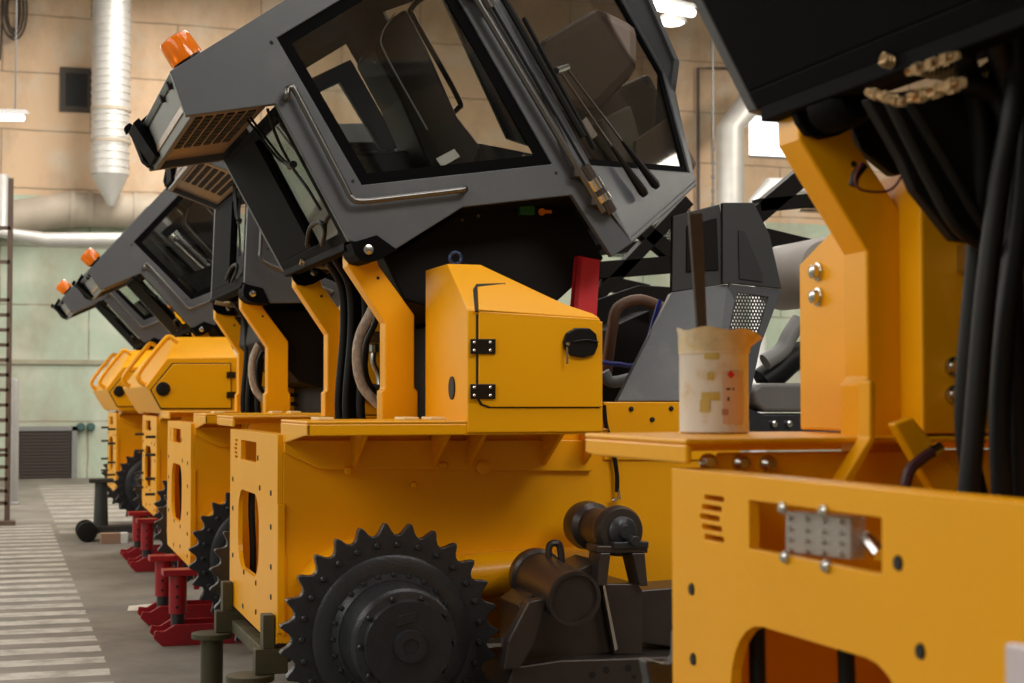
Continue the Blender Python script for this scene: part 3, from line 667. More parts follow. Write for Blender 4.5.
# interior
def ib(pts, y0, y1, name, m, bev=.02):
    bm = BM(); prism(bm, [(p.x, p.z) for p in cp(pts)], y0, y1); return obj(name, bm, m, cab, bevel=bev)
BRWN = mat('brown_grey_console', (.15, .11, .09), .5, var=.2); LGD = mat('mid_grey_console', (.22, .22, .21), .5)
SEATM = mat('dark_seat_vinyl', (.03, .026, .024), .5)
def ix(pts, yp_, y0, y1, name, m, bev=.02):
    bm = BM(); prism(bm, xz(pts, yp_), y0, y1); return obj(name, bm, m, cab, bevel=bev)
ix([(362, 188), (560, 168), (600, 200), (572, 196), (470, 206), (396, 240)], 6.3, CY0+.05, CY1-.06, 'cab_floor', TUB, 0)
ix([(332, 157), (480, 143), (592, 165), (600, 205), (470, 215), (385, 235)], 7.2, 7.2, CY1-.05, 'floor_console', BPL, .01)
ix([(432, 178), (398, 100), (372, 52), (384, 24), (404, 10), (425, 50), (455, 118), (480, 150), (470, 176)], 7.0, 6.95, 7.35, 'seat', SEATM)
ix([(545, 110), (532, 62), (546, 38), (600, 5), (640, 25), (640, 70), (600, 110)], 6.95, 6.95, 7.25, 'steering_console', BRWN, .05)
ix([(636, 140), (668, 118), (694, 172), (636, 182)], 7.02, 7.02, 7.06, 'glint_cover', BRWN, .005)  # added slab meant to hide a white glint in the glass corner
ix([(560, 112), (650, 72), (700, 165), (680, 185), (600, 195), (575, 150)], 7.25, 7.25, 7.45, 'dashboard', BRWN, .03)
ix([(600, 120), (632, 104), (650, 170), (622, 178)], 7.1, 7.1, 7.24, 'pedal_box', LGD, .02)
# pillars on the far side
ix([(308, 80), (350, 60), (400, 148), (380, 150), (339, 83), (318, 93)], 7.8, 7.78, 7.82, 'inner_frame', BPL, .004)
ix([(440, -10), (462, -20), (545, 150), (508, 138)], 7.5, 7.5, 7.54, 'rear_pillar', BPL, .004)
P = [at(u, v, 7.45) for u, v in ((430, -8),(412, 8), (416, 22), (457, 96), (458, 108), (446, 116))]
obj('grab_handle', tube(BM(), P, .014, 8), BPL, cab, smooth=True)
P = [cp([(u, v)], 6.6)[0] for u, v in ((412, -4), (398, 20), (404, 42), (446, 118))]; obj('loose_wire', tube(BM(), P, .004, 5), LGR, cab)
# tub under the cab
bm = BM(); prism(bm, xz([(384, 256), (400, 250), (463, 210), (572, 198), (606, 258), (560, 300), (480, 322), (405, 300)], 6.6), 6.62, 7.6); tubo = obj('cab_tub', bm, TUB, cab, bevel=.01)
a_ = at(528, 211, 6.62)
bm = BM(); box(bm, (a_.x-.05, 6.58, a_.z-.02), (a_.x+.02, 6.62, a_.z+.02)); obj('switch_box', bm, GRN, cab, bevel=.004)
bm = BM(); lathe(bm, (a_.x+.055, 6.60, a_.z-.005), (0, -1, 0), [(0, .016), (.012, .016)], 12); box(bm, (a_.x+.06, 6.59, a_.z-.01), (a_.x+.1, 6.60, a_.z+.004)); obj('switch_key', bm, ORP, cab)
for (u, v) in ((500, 201), (556, 200), (478, 216), (462, 220)):
    p = at(u, v, 6.62); obj('tub_bolt', lathe(BM(), p, (0, -1, 0), [(-.005, .007), (.008, .007)], 8), BRS, cab)
# sill beam and lower guard beneath the rear wall, between the arms
bm = BM(); box(bm, (D_.x-.0, CY0+.1, D_.z-.03), (D_.x+.05, CY1-.06, D_.z+.02)); obj('rear_sill', bm, MBK, cab, bevel=.004)
# beacon
rd = (J_-A_).normalized(); rn = Vector((-rd.z, 0, rd.x))
c_ = atp(188, 60, (0, 6.45, 0), (0, 1, 0)); c_ = A_+rd*((c_-A_).dot(rd)); c_.y = 6.46
bm = BM(); lathe(bm, c_-rn*.0, rn, [(0, .05), (.015, .062), (.02, .062)], 24); bc = obj('beacon_base', bm, BPL, cab, smooth=True)
bm = BM(); lathe(bm, c_+rn*.02, rn, [(0, .070), (.01, .070), (.085, .067), (.1, .06), (.107, .035), (.108, .01)], 24); obj('beacon_lens', bm, AMB, cab, smooth=True)
# near side toolbox -----------------------------------------------------
bx0 = at(467.5, 433, 5.79).x; bx1 = at(603, 433, 5.79).x; bz0 = at(467, 433, 5.79).z
zc = at(467, 309, 5.79).z; zt = at(450, 264, 6.085).z; zr = at(603, 322, 5.79).z; xm = at(481, 265, 6.085).x; yt = 6.085; yb2 = 6.42
pts = [(bx0, 5.79, bz0), (bx0, 5.79, zc), (bx0, yt, zt), (bx0, yb2, zt), (bx0, yb2, ZD), (xm, yt, zt), (xm, yb2, zt), (bx1, 5.79, bz0), (bx1, 5.79, zr), (bx1-.01, yt, zr+.03), (bx1, yb2, zr+.03), (bx1, yb2, ZD)]
tb = obj('toolbox', hull(BM(), pts), YEL, D2, bevel=.006, seg=3)
def nf(u, v, off=0): p = at(u, v, 5.79-off); return Vector((p.x, 5.79-off, p.z))
o_ = [nf(*q) for q in ((476, 314), (598, 321), (599, 408), (488, 408), (480, 405), (476, 397))]
bm = BM(); slab(bm, o_, (0, -.004, 0)); obj('door_gap', bm, HOL, tb)
o_ = [nf(*q) for q in ((478, 311), (599, 319), (601, 407), (490, 407), (482, 404), (478, 396))]
bm = BM(); slab(bm, o_, (0, -.012, 0))
# door continues up the slanted face
n_s = Vector((0, -(zt-zc), (yt-5.79))).normalized()
def sf(u, v, off=0): return atp(u, v, (bx0, 5.79, zc), n_s)+n_s*off
pA, pB, pC = Vector((bx0, 5.79, zc)), Vector((bx1, 5.79, zr)), Vector((xm, yt, zt)); n_s = (pB-pA).cross(pC-pA).normalized(); n_s = n_s if n_s.y < 0 else -n_s
q = [atp(u, v, pA, n_s)+n_s*.003 for u, v in ((477, 289), (503, 286), (592, 316), (599, 320.5), (478, 312))]; slab(bm, q, n_s*.009)
td = obj('toolbox_door', bm, YEL, tb, bevel=.004, seg=3)
q = [atp(u, v, pA, n_s) for u, v in ((473, 290), (476, 285), (505, 284), (506, 288), (478, 289), (478, 312), (475, 312))]; bm = BM(); slab(bm, q, n_s*.005); obj('door_gap', bm, HOL, tb)
for v0_ in (339, 384):
    q = [nf(u, v, .012) for u, v in ((470, v0_), (495, v0_), (495, v0_+15), (470, v0_+15))]; bm = BM(); slab(bm, q, (0, -.01, 0)); hg = obj('hinge', bm, BPL, tb, bevel=.002)
    for u in (474, 490):
        for v in (v0_+3.5, v0_+11.5):
            obj('hinge_bolt', lathe(BM(), nf(u, v, .022), (0, -1, 0), [(0, .006), (.006, .006), (.008, .003)], 8), CHR, tb)
q = [nf(u, v, .013) for u, v in ((562, 342), (565, 333), (574, 328), (588, 328), (595, 334), (597, 346), (593, 355), (582, 358), (570, 356), (563, 349))]; bm = BM(); slab(bm, q, (0, -.018, 0)); obj('latch', bm, BPL, tb, bevel=.005)
bm = BM(); tube(bm, [nf(574, 342, .035), nf(586, 340, .042), nf(598, 342, .036)], .004, 6); obj('latch_handle', bm, BLK, tb)
bm = BM(); lathe(bm, nf(567, 344, .03), (0, -1, 0), [(0, .008), (.012, .008)], 10); slab(bm, [nf(566, 347, .038), nf(568, 347, .038), nf(568, 364, .038), nf(566, 364, .038)], (0, -.003, 0)); obj('key', bm, CHR, tb)
p = atx(452.5, 388, bx0); bm = BM(); pr = [(p.x, p.y+.04*math.cos(2*PI*i/20), p.z+.045*math.sin(2*PI*i/20)) for i in range(20)]; slab(bm, pr, (-.006, 0, 0)); obj('side_grommet', bm, HOL, tb)
p = Vector((at(455.5, 264, 6.2).x, 6.2, zt)); bm = BM(); P = [(p.x+.024*math.cos(a2), p.y, p.z+.034+.024*math.sin(a2)) for a2 in [2*PI*i/16 for i in range(17)]]; tube(bm, P, .007, 8, False); cyl(bm, (p.x, p.y, p.z), (p.x, p.y, p.z+.014), .014, n=10); obj('lifting_eye', bm, BLU, tb, smooth=True)
# far side tank box
ZBX = ZD+.005
pts = []
for x in (1.605, 2.5):
    pts += [(x, 7.645, ZBX), (x, 7.645, 1.41+.49), (x, 7.80, 1.41+.49), (x, 8.19, 1.41+.33), (x, 8.19, ZBX)]
ft = obj('hydraulic_tank', hull(BM(), pts), YEL, D2, bevel=.006)
for z in (1.41+.305, 1.41+.245):
    bm = BM(); lathe(bm, (1.605, 8.09, z), (-1, 0, 0), [(0, .022), (.006, .022), (.007, .017), (.02, .016), (.024, .009)], 14); obj('tank_bolt', bm, CHR, ft, smooth=True)
for z in (1.41+.07, 1.41+.01):
    bm = BM(); lathe(bm, (1.68, 7.645, z), (0, -1, 0), [(0, .022), (.01, .022), (.012, .016), (.05, .016), (.052, .011), (.09, .011)], 14); obj('tank_fitting', bm, CHR, ft, smooth=True)
    bm = BM(); tube(bm, [(1.68, 7.56, z), (1.70, 7.50, z-.005), (1.8, 7.46, z-.03), (1.95, 7.45, z-.05)], .014, 8); obj('tank_hose', bm, BLK, ft, smooth=True)
bm = BM(); box(bm, (1.69, 7.54, 1.41+.27), (1.76, 7.645, 1.41+.33)); cyl(bm, (1.725, 7.59, 1.41+.27), (1.725, 7.59, 1.41+.23), .03, n=12); obj('valve_flange', bm, CHR, ft, bevel=.004)
bm = BM(); tube(bm, [(1.725, 7.59, 1.41+.25), (1.72, 7.585, 1.41+.18), (1.745, 7.58, 1.41+.12), (1.75, 7.57, 1.41+.06)], .016, 10); obj('valve_pipe', bm, CHR, ft, smooth=True)
# main black hoses and silver sleeve between the arms
for k, (dx, dy) in enumerate(((0, 0), (.035, .05), (-.02, .08), (.05, -.07))):
    bm = BM(); x, y = 1.49+dx, 7.25+dy
    tube(bm, [(x-.05, y-.12, PV.z+.02), (x+.03, y-.06, PV.z-.1), (x+.05, y-.02, PV.z-.3), (x+.03, y, ZD+.05), (x+.06, y, 1.2)], .021, 10); obj('hydraulic_hose', bm, BLK, D2, smooth=True)
P = [at(u, v, 6.85) for u, v in ((376, 296), (372, 310), (360, 335), (357, 360), (362, 385), (376, 402), (386, 408))]
obj('sleeved_hose', tube(BM(), P, .022, 12), FOIL, D2, smooth=True)
P = [at(u, v, 6.9) for u, v in ((380, 290), (376, 320), (366, 345), (366, 375), (378, 400))]
obj('thin_hose', tube(BM(), P, .014, 10), BLK, D2, smooth=True)
for k in range(3):
    a_ = at(300+k*12, 262+k*2, 7.3); bm = BM(); tube(bm, [a_, a_+Vector((.05, 0, -.01)), a_+Vector((.1, -.02, .0))], .014, 10, False); obj('hose_fitting', bm, BRS, D2)
# fill between arms: deck bulkhead (dark)
bm = BM(); box(bm, (1.88, 6.5, 1.215), (2.22, 7.6, 1.75)); box(bm, (2.22, 6.9, 1.215), (3.0, 7.6, 1.33)); obj('transmission_cover', bm, TUB, D2, bevel=.01)
# red cab prop
q = [at(u, v, 6.56) for u, v in ((578, 256), (600, 260), (596, 330), (572, 330))]
bm = BM(); slab(bm, q, (0, .02, 0)); slab(bm, [q[0], q[3], q[3]+Vector((.02, 0, 0)), q[0]+Vector((.02, 0, 0))], (0, .05, 0)); cyl(bm, (at(580,330,6.8).x, 6.8, at(580,330,6.8).z+.02), (at(575, 410, 6.8).x, 6.8, ZD-.12), .025, n=12); obj('cab_prop', bm, mat('bright_red_paint', (.55, .02, .03), .4), D2)
# track frame --------------------------------------------------------------
ytf = 5.72
c0 = at(575, 599, 5.62); ax = Vector((at(530, 572, 6.15)-c0)); ax = Vector((ax.x, ax.y, ax.z))
trk = obj('track_frame', prism(prism(BM(), xz([(508, 683), (498, 700), (504, 900), (820, 900), (820, 652), (560, 660), (513, 667)], ytf), ytf, ytf+.45), xz([(522, 668), (520, 606), (548, 585), (600, 560), (614, 654)], ytf+.08), ytf+.1, ytf+.35), BRN, D2, bevel=.008)
holes_px = ((592, 675, .014), (606, 670, .014), (628, 668, .014), (634, 677, .01))
for u, v, r_ in holes_px:
    p = at(u, v, ytf); obj('frame_hole', lathe(BM(), (p.x, ytf-.002, p.z), (0, 1, 0), [(0, r_), (.004, r_)], 12), HOL, trk)
p = at(655, 676, ytf); obj('frame_hole', lathe(BM(), (p.x, ytf-.002, p.z), (0, 1, 0), [(0, .035), (.004, .035)], 20), HOL, trk)
d = ax.normalized(); bm = BM(); lathe(bm, c0, d, [(0.02, .088), (0, .09), (0, .1), (.0, .103), (.03, .103), (.05, .098), (.42, .098), (.43, .11), (.47, .11)], 48); rc = obj('recoil_cylinder', bm, BRN, trk, smooth=True)
bm = BM(); prism(bm, xz([(505, 640), (526, 600), (545, 596), (530, 645), (516, 668), (500, 668)], ytf), ytf-.04, ytf+.02); obj('mounting_ear', bm, BRN, trk, bevel=.006)
bm = BM(); slab(bm, [at(u, v, ytf+.05) for u, v in ((601, 586), (603, 584), (616, 648), (613, 650))], (0, -.02, 0)); obj('weld_seam', bm, CHR, trk)
bm = BM(); prism(bm, xz([(603, 584), (640, 584), (645, 592), (645, 656), (616, 656)], ytf+.05), ytf+.07, ytf+.4); prism(bm, xz([(645, 592), (720, 586), (720, 655), (645, 645)], ytf+.1), ytf+.16, ytf+.4); obj('carrier_pedestal', bm, BRN, trk, bevel=.006)
bm = BM()
for (q) in ([(597, 546), (648, 546), (648, 553), (597, 553)], [(600, 553), (611, 553), (607, 586), (597, 586)], [(632, 553), (645, 553), (648, 586), (640, 586)]): prism(bm, xz(q, 5.75), 5.75, 5.87)
obj('roller_bracket', bm, BRN, trk, bevel=.004)
rp = at(624, 532, 5.78); bm = BM(); rax = Vector((-.05, 1, 0)).normalized()
rp = Vector((rp.x, 5.80, rp.z)); lathe(bm, rp, rax, [(.0, .088), (.02, .098), (.05, .1), (.07, .095), (.08, .08), (.26, .075), (.28, .095), (.34, .1), (.37, .095)], 48); cr_ = obj('carrier_roller', bm, BRN, trk, smooth=True)
bm = BM(); lathe(bm, rp, -rax, [(-.02, .062), (.01, .06), (.02, .05), (.025, .03), (.045, .025)], 32); obj('roller_cap', bm, STL, trk, smooth=True)
bm = BM(); cyl(bm, (rp.x+.02, 5.76, rp.z-.03), (rp.x+.02, 5.71, rp.z-.03), .02, n=12); box(bm, (rp.x-.06, 5.735, rp.z-.06), (rp.x+.085, 5.78, rp.z-.035)); obj('roller_shaft_clamp', bm, STL, trk, bevel=.003)
bm = BM(); P = [at(u, v, 5.95) for u, v in ((549, 566), (549, 547), (555, 543), (560, 547), (562, 566))]; tube(bm, P, .014, 8); obj('lifting_loop', bm, BRN, trk, smooth=True)
# short black hose with crimp on the hull
P = [at(u, v, YN-.03) for u, v in ((604, 405), (606, 425), (613, 450), (617, 475), (617, 492))]; obj('grease_hose', tube(BM(), P, .010, 8), BLK, D2, smooth=True)
P = [at(u, v, YN-.03) for u, v in ((617, 485), (619, 498), (612, 500))]; obj('hose_crimp', tube(BM(), P, .009, 8, False), CHR, D2, smooth=True)
# front side plate with three bolts and the hood
yh = YN-.012
q = [at(u, v, yh) for u, v in ((604, 402), (740, 402), (740, 460), (604, 460))]; bm = BM(); slab(bm, q, (0, .03, 0)); obj('engine_side_plate', bm, YEL, D2, bevel=.004)
for u, v in ((631, 409), (652, 419.5), (671, 408.5), (700, 419)):
    p = at(u, v, yh); obj('plate_bolt', lathe(BM(), p, (0, -1, 0), [(0, .011), (.006, .011), (.01, .006)], 8), HOL, D2)
yk = 6.85
HOOD = mat('smudged_graphite_hood', (.085, .09, .1), .45, var=.35, scale=2, dirt=(.16, .165, .17), dirt_amt=.6, dirt_scale=3)
def hd(pts, y=yk): return [Vector((at(u, v, yk).x, y, at(u, v, yk).z)) for u, v in pts]
hq = [at(u, v, y) for u, v, y in ((672, 292, yk), (727, 284, yk), (735, 300, yk-.03), (716, 401, yk-.28), (617, 401, yk-.28))]
bm = hull(BM(), hq+[p+Vector((0, .05, -.01)) for p in hq]); hood = obj('hood', bm, HOOD, D2, bevel=.004)
bm = BM(); slab(bm, hd([(673, 216), (720, 204), (727, 284), (672, 292)], yk), (0, .03, 0)); slab(bm, hd([(721, 203), (752, 203), (768, 235), (780, 289), (735, 284), (721, 284)], yk-.02), (0, .03, 0))
obj('hood_upper_panel', bm, mat('dark_graphite_panel', (.03, .031, .034), .5, var=.2), hood, bevel=.004)
bm = BM(); slab(bm, hd([(686, 226), (716, 218), (718, 270), (686, 272)], yk-.01), (0, .006, 0)); obj('hood_inset_panel', bm, TUB, hood, bevel=.002)
bm = BM(); holed(bm, hd([(728, 284), (781, 290), (760, 345), (748, 402), (700, 402), (716, 345)], yk-.01), [hd([(737, 293), (768, 297), (757, 335), (729, 332)], yk-.01)], (0, .02, 0)); obj('hood_side_frame', bm, GRY, hood, bevel=.003)
bm = BM(); slab(bm, hd([(737, 293), (768, 297), (757, 335), (729, 332)], yk), (0, .003, 0)); obj('hood_grille', bm, PERF, hood)
bm = BM(); slab(bm, hd([(736, 231), (742, 232), (760, 275), (760, 282), (737, 279)], yk-.028), (0, .004, 0)); obj('upper_grille', bm, mat('dark_perforated', (.015, .015, .017), .6), hood)
# black exhaust and engine beyond the hood
bm = BM(); lathe(bm, at(783, 278, 8.4), (0, -1, 0), [(0, .19), (.5, .19), (.53, .17)], 40); ACL = obj('air_cleaner', bm, mat('pale_grey_canister', (.33, .3, .28), .5), D2, smooth=True)
ye = 7.4
bm = BM(); prism(bm, xz([(752, 390), (760, 383), (850, 383), (850, 412), (765, 412), (755, 405)], ye), ye, ye+.5); obj('engine_cover', bm, mat('grey_engine_casting', (.14, .135, .13), .45, var=.2), D2, bevel=.02, seg=3)
bm = BM(); prism(bm, xz([(742, 405), (765, 414), (860, 414), (860, 445), (742, 445)], ye), ye+.02, ye+.6); obj('engine_block', bm, STL, D2, bevel=.01)
for u in (775, 790, 805, 820): p = at(u, 424, ye); obj('engine_bolt', lathe(BM(), (p.x, ye+.02, p.z), (0, -1, 0), [(0, .017), (.02, .017), (.024, .008)], 10), CHR, D2)
bm = BM(); P = [at(u, v, 7.6) for u, v in ((800, 320), (790, 335), (782, 350), (765, 362))]; tube(bm, P, .045, 12); obj('intake_pipe', bm, LGR, D2, smooth=True)
bm = BM(); P = [at(u, v, 7.7) for u, v in ((842, 360), (800, 355), (776, 372), (762, 382))]; tube(bm, P, .075, 12); obj('rubber_duct', bm, BLK, D2, smooth=True)
bm = BM(); P = [at(u, v, 7.5) for u, v in ((604, 372), (612, 382), (640, 376))]; tube(bm, P, .03, 10); obj('coolant_pipe', bm, LGR, D2, smooth=True)
bm = BM(); P = [at(u, v, 7.6) for u, v in ((600, 362), (618, 364), (640, 360), (660, 300))]; tube(bm, P, .012, 8); obj('blue_pipe', bm, BLUH, D2, smooth=True)
bm = BM(); P = [at(u, v, 7.8) for u, v in ((606, 375), (612, 330), (618, 308), (640, 300), (668, 310))]; tube(bm, P, .03, 10); obj('manifold_pipe', bm, mat('rusty_pipe', (.10, .04, .015), .6), D2, smooth=True)
# rear roll guard frame of dark beams with mesh, behind the hood
bm = BM(); prism(bm, xz([(596, 420), (596, 300), (640, 285), (720, 290), (720, 420)], 8.2), 8.2, 8.24); prism(bm, xz([(600, 420), (606, 330), (650, 310), (650, 420)], 7.9), 7.9, 8.2); obj('engine_bay_dark_fill', bm, TUB, D2, bevel=.006)  # dark blocks added to give the engine bay its darkness
yg = 8.6
def beam(p, q, w_, nm='guard_beam'):
    a_, b2 = at(*p, yg), at(*q, yg); d = (b2-a_).normalized(); n_ = Vector((-d.z, 0, d.x))*w_/2; bm = BM(); slab(bm, [a_+n_, b2+n_, b2-n_, a_-n_], (0, .1, 0)); return bm
gm = TUB
bm = beam((688, 275), (835, 150), .11); g_ = obj('roll_guard', bm, gm, D2, bevel=.004)
for (p, q, w_) in (((700, 222), (850, 258), .12), ((600, 270), (700, 262), .1), ((640, 225), (700, 275), .09), ((600, 295), (690, 200), .07), ((760, 205), (860, 195), .08)):
    obj('guard_beam', beam(p, q, w_), gm, g_, bevel=.004)
bm = BM(); slab(bm, [at(u, v, yg+.05) for u, v in ((798, 212), (830, 185), (836, 214))], (0, .003, 0)); obj('guard_mesh', bm, PERF, g_)
bm = BM(); slab(bm, [at(u, v, yg+.05) for u, v in ((640, 232), (690, 205), (697, 268), (688, 285))], (0, .003, 0)); obj('guard_mesh', bm, PERF, g_)
DZ = [D2]
# ---- rear tank with handrails for the farthest two machines (not on the others)
D4x, D4y = .197, 7.3
def l4(u, v, y):       # a pixel of the fourth machine, brought back to the reference machine
    p = at(u, v, y); return Vector((p.x-D4x, p.y-D4y, p.z))
yn4 = 12.7
near = [l4(u, v, yn4) for u, v in ((163, 414), (146, 386), (167, 358), (237, 357), (238, 413))]
yfar = 15.2-D4y
pts = list(near)+[Vector((p.x, yfar, p.z)) for p in near]
tops = [l4(u, v, 13.2) for u, v in ((176, 337), (228, 337))]
pts += tops+[Vector((p.x, 14.65-D4y, p.z)) for p in tops]
rt = obj('rear_tank', hull(BM(), pts), YEL, D2, bevel=.01)
q = [l4(u, v, yn4-.0) for u, v in ((150, 390), (172, 363), (231, 363), (232, 409), (160, 409))]
bm = BM(); slab(bm, q, (0, -.006, 0)); obj('tank_door_gap', bm, HOL, rt)
q = [l4(u, v, yn4-.006) for u, v in ((151.5, 390), (173, 364), (230, 364), (231, 408), (161, 408))]; bm = BM(); slab(bm, q, (0, -.014, 0)); obj('tank_door', bm, YEL, rt, bevel=.004)
p = l4(163, 389, yn4-.02); bm = BM(); lathe(bm, p, (0, -1, 0), [(0, .055), (.015, .055), (.02, .045)], 20); obj('latch', bm, BPL, rt, smooth=True)
for v in (375, 395): p = l4(231, v, yn4-.02); bm = BM(); box(bm, (p.x-.035, p.y-.015, p.z-.025), (p.x+.035, p.y, p.z+.025)); obj('hinge', bm, BPL, rt)
for yy in (12.87, 14.45):
    P = [l4(u, v, 12.87) for u, v in ((147, 386), (139, 380), (141, 370), (163, 342), (170, 337), (178, 343))]; P = [Vector((p.x, yy-D4y, p.z)) for p in P]
    obj('handrail', tube(BM(), P, .02, 10), YEL, rt, smooth=True)

KIDS = {}
for o in bpy.data.objects:
    if o.parent: KIDS.setdefault(o.parent.name, []).append(o)
def names(pref): return [o.name for o in bpy.data.objects if o.name.split('.')[0] in pref]
rtn = [rt.name]
specs = [('nearest bulldozer at right, cut off by the frame, with a paint can on its fender', (.25, -4.69), 0, rtn),
         ('yellow bulldozer with a graphite cab leaning back upright over a blocky toon', (.02, 3.2), -31, rtn+['air_cleaner', tb.name]),
         ('', (D4x, D4y), 14, [tb.name]+names({'hydraulic_tank'})),
         ('', (.12, 11.0), 14, [tb.name]+names({'hydraulic_tank'}))]
labels = ['yellow bulldozer nearest the camera, cut off at right, paint can on its fender',
          'yellow bulldozer with its graphite cab nearly level, half hidden behind the large central one',
          'yellow bulldozer fourth in the row, steeply tilted cab and handrailed rear tank, on red jacks',
          'yellow bulldozer farthest away at the end of the row beside the green wall']
D2['label'] = 'large central yellow bulldozer with big tilted graphite cab, keyed toolbox and full sprocket in view'
roots = []
for (lb, off, tilt, skip), lab in zip(specs, labels):
    r_ = copy_tree(D2, None, skip); r_.location = O+Vector((off[0], off[1], 0)); r_['label'] = lab; W[r_] = r_.location.copy(); roots.append(r_)
    for c in r_.children:
        if c.name.split('.')[0] == 'cab': c.rotation_euler = (0, -R(tilt), 0)
# strip the rear tank from the reference machine
def drop(o):
    for c in list(o.children): drop(c)
    bpy.data.objects.remove(o)
drop(rt)
D1, D3, D4, D5 = roots

# ---- pieces only the nearest machine shows
def d1(u, v, y): return at(u, v, y)
x1 = X0+.25
bm = BM(); q = [atx(u, v, x1+.03) for u, v in ((785, 511), (850, 517), (850, 560), (785, 553))]
slab(bm, q, (.03, 0, 0)); vb = obj('valve_block', bm, mat('aluminium_valve', (.42, .38, .36), .4, metal=.6), D1, bevel=.003)
for i in range(4):
    for j in range(4):
        u = 791+i*17; v = 518+j*10.5+i*1.3
        p = atx(u, v, x1+.03); obj('valve_screw', lathe(BM(), p, (-1, 0, 0), [(0, .005), (.006, .005)], 8), CHR, vb)
for u, v in ((785, 508), (826, 511), (787, 557), (828, 566)):
    p = atx(u, v, x1); obj('valve_bolt', lathe(BM(), p, (-1, 0, 0), [(0, .011), (.007, .011), (.012, .006)], 10), CHR, vb, smooth=True)
bm = BM(); P = [atx(u, v, x1+.06) for u, v in ((852, 522), (858, 535), (868, 540), (880, 555))]; tube(bm, P, .012, 8); obj('silver_hose', bm, CHR, D1, smooth=True)
for u, v in ((707, 462), (767, 464), (740, 463)):
    p = atp(u, v, (0, 2.98, 0), (0, 1, 0)); bm = BM(); lathe(bm, p, (0, -1, 0), [(0, .018), (.012, .018), (.02, .01)], 12); obj('deck_bolt', bm, CHR, D1, smooth=True)
q = [at(u, v, 2.85) for u, v in ((886, 424), (905, 417), (975, 500), (950, 520), (930, 500))]; bm = BM(); slab(bm, q, (0, -.03, 0)); obj('arm_brace', bm, YEL, D1, bevel=.005)
q = [at(u, v, 2.93) for u, v in ((857, 381), (863, 381), (863, 440), (842, 480), (842, 510), (832, 510), (832, 478), (857, 438))]; bm = BM(); slab(bm, q, (0, -.05, 0)); obj('bent_bracket', bm, YEL, D1, bevel=.004)
P = [at(u, v, 2.8) for u, v in ((905, 486), (910, 470), (922, 459), (932, 452))]; obj('short_cable', tube(BM(), P, .012, 8), mat('maroon_cable', (.06, .015, .02), .5), D1, smooth=True)
obj('cable_lug', cyl(BM(), P[-1], P[-1]+Vector((.02, 0, .01)), .013, n=10), CHR, D1)
P = [at(u, v, 2.9) for u, v in ((862, 162), (855, 178), (862, 190), (890, 190), (905, 170), (916, 150))]; obj('thin_wire', tube(BM(), P, .003, 6), mat('brown_wire', (.15, .02, .01), .5), D1)
P = [at(u, v, 2.92) for u, v in ((864, 165), (856, 175), (853, 186))]; obj('wire_grip', tube(BM(), P, .010, 8), BLK, D1)
for (pa, pb, r_, n_) in (((910, 98), (964, 82), .013, 'a'), ((908, 72), (958, 55), .010, 'b'), ((868, 92), (905, 103), .009, 'c')):
    a_, b2 = at(*pa, 2.35), at(*pb, 2.2); bm = BM(); K = 7
    for i in range(K):
        s = a_.lerp(b2, i/K); e = a_.lerp(b2, (i+.85)/K); cyl(bm, s, e, r_*(1 if i % 2 else .72), n=8)
    obj('brass_fitting', bm, BRS, D1, smooth=True)
for k, P in enumerate(([(1010, -20), (1016, 80), (1000, 180), (985, 300), (975, 420), (968, 500)], [(1030, 60), (1022, 200), (1005, 330), (1000, 420), (1002, 500)], [(960, 82), (1000, 100), (1014, 160), (1012, 260), (1016, 380), (1020, 500)], [(890, 100), (930, 180), (960, 230), (1010, 260)], [(905, 95), (950, 170), (985, 225), (1020, 240)])):
    q = [at(u, v, 2.45+.03*k) for u, v in P]; obj('thick_hose', tube(BM(), q, .02 if k < 3 else .012, 12), BLK, D1, smooth=True)
q = [at(u, v, 2.6) for u, v in ((868, 98), (1060, 60), (1060, 250), (1000, 246), (955, 240), (915, 190), (903, 160))]; bm = BM(); slab(bm, q, (0, .03, 0)); obj('underbody_shield', bm, TUB, D1, bevel=.004)
q = [at(u, v, 3.17) for u, v in ((838, 92), (930, 92), (940, 175), (893, 175), (862, 150))]; bm = BM(); slab(bm, q, (0, .03, 0)); obj('dark_backing_slab', bm, TUB, D1, bevel=.004)  # dark slab added behind the arm to cover the pale wall
p = at(833, 108, 2.93); bm = BM(); lathe(bm, p, (0, -1, 0), [(-.02, .05), (.08, .05), (.1, .035)], 20); obj('pivot_boss', bm, MBK, D1, smooth=True)
p = at(908, 135, 2.8); obj('brass_plug', lathe(BM(), p, (0, -1, 0), [(0, .018), (.03, .018), (.035, .01)], 12), BRS, D1, smooth=True)

# ------------------------------------------------------------------ paint can and stick on the near fender
ZF = ZD+.001
cc = at(714, 431, 3.36); cx, cy = cc.x, 3.36
t = thing('paint_can', 'dented white paint can crusted with ochre paint standing on the nearest yellow fender', 'can', (cx, cy, ZF))
rr = .079; h = .235
bm = BM(); lathe(bm, (cx, cy, ZF), (0, 0, 1), [(0, rr-.004), (.004, rr+.001), (.01, rr), (.18, rr), (.184, rr+.002), (.188, rr), (.188, rr-.004), (.01, rr-.006)], 40); obj('can_body', bm, CAN, t, smooth=True)
bm = BM(); n_ = 40; rings = []
for (z, r_, k) in ((.18, rr+.0015, 0), (.225, rr+.003, .3), (.238, rr+.006, 1), (.236, rr-.002, 1), (.19, rr-.004, 0)):
    ring = []
    for i in range(n_):
        a_ = 2*PI*i/n_; lip = max(0, math.cos(a_+.25))**6*.03*k; ring.append(bm.verts.new((cx+(r_+lip)*math.cos(a_), cy+(r_+lip)*math.sin(a_), ZF+z-.018*k*max(0, math.cos(a_+.25))**4+.004*math.sin(5*a_)*k)))
    rings.append(ring)
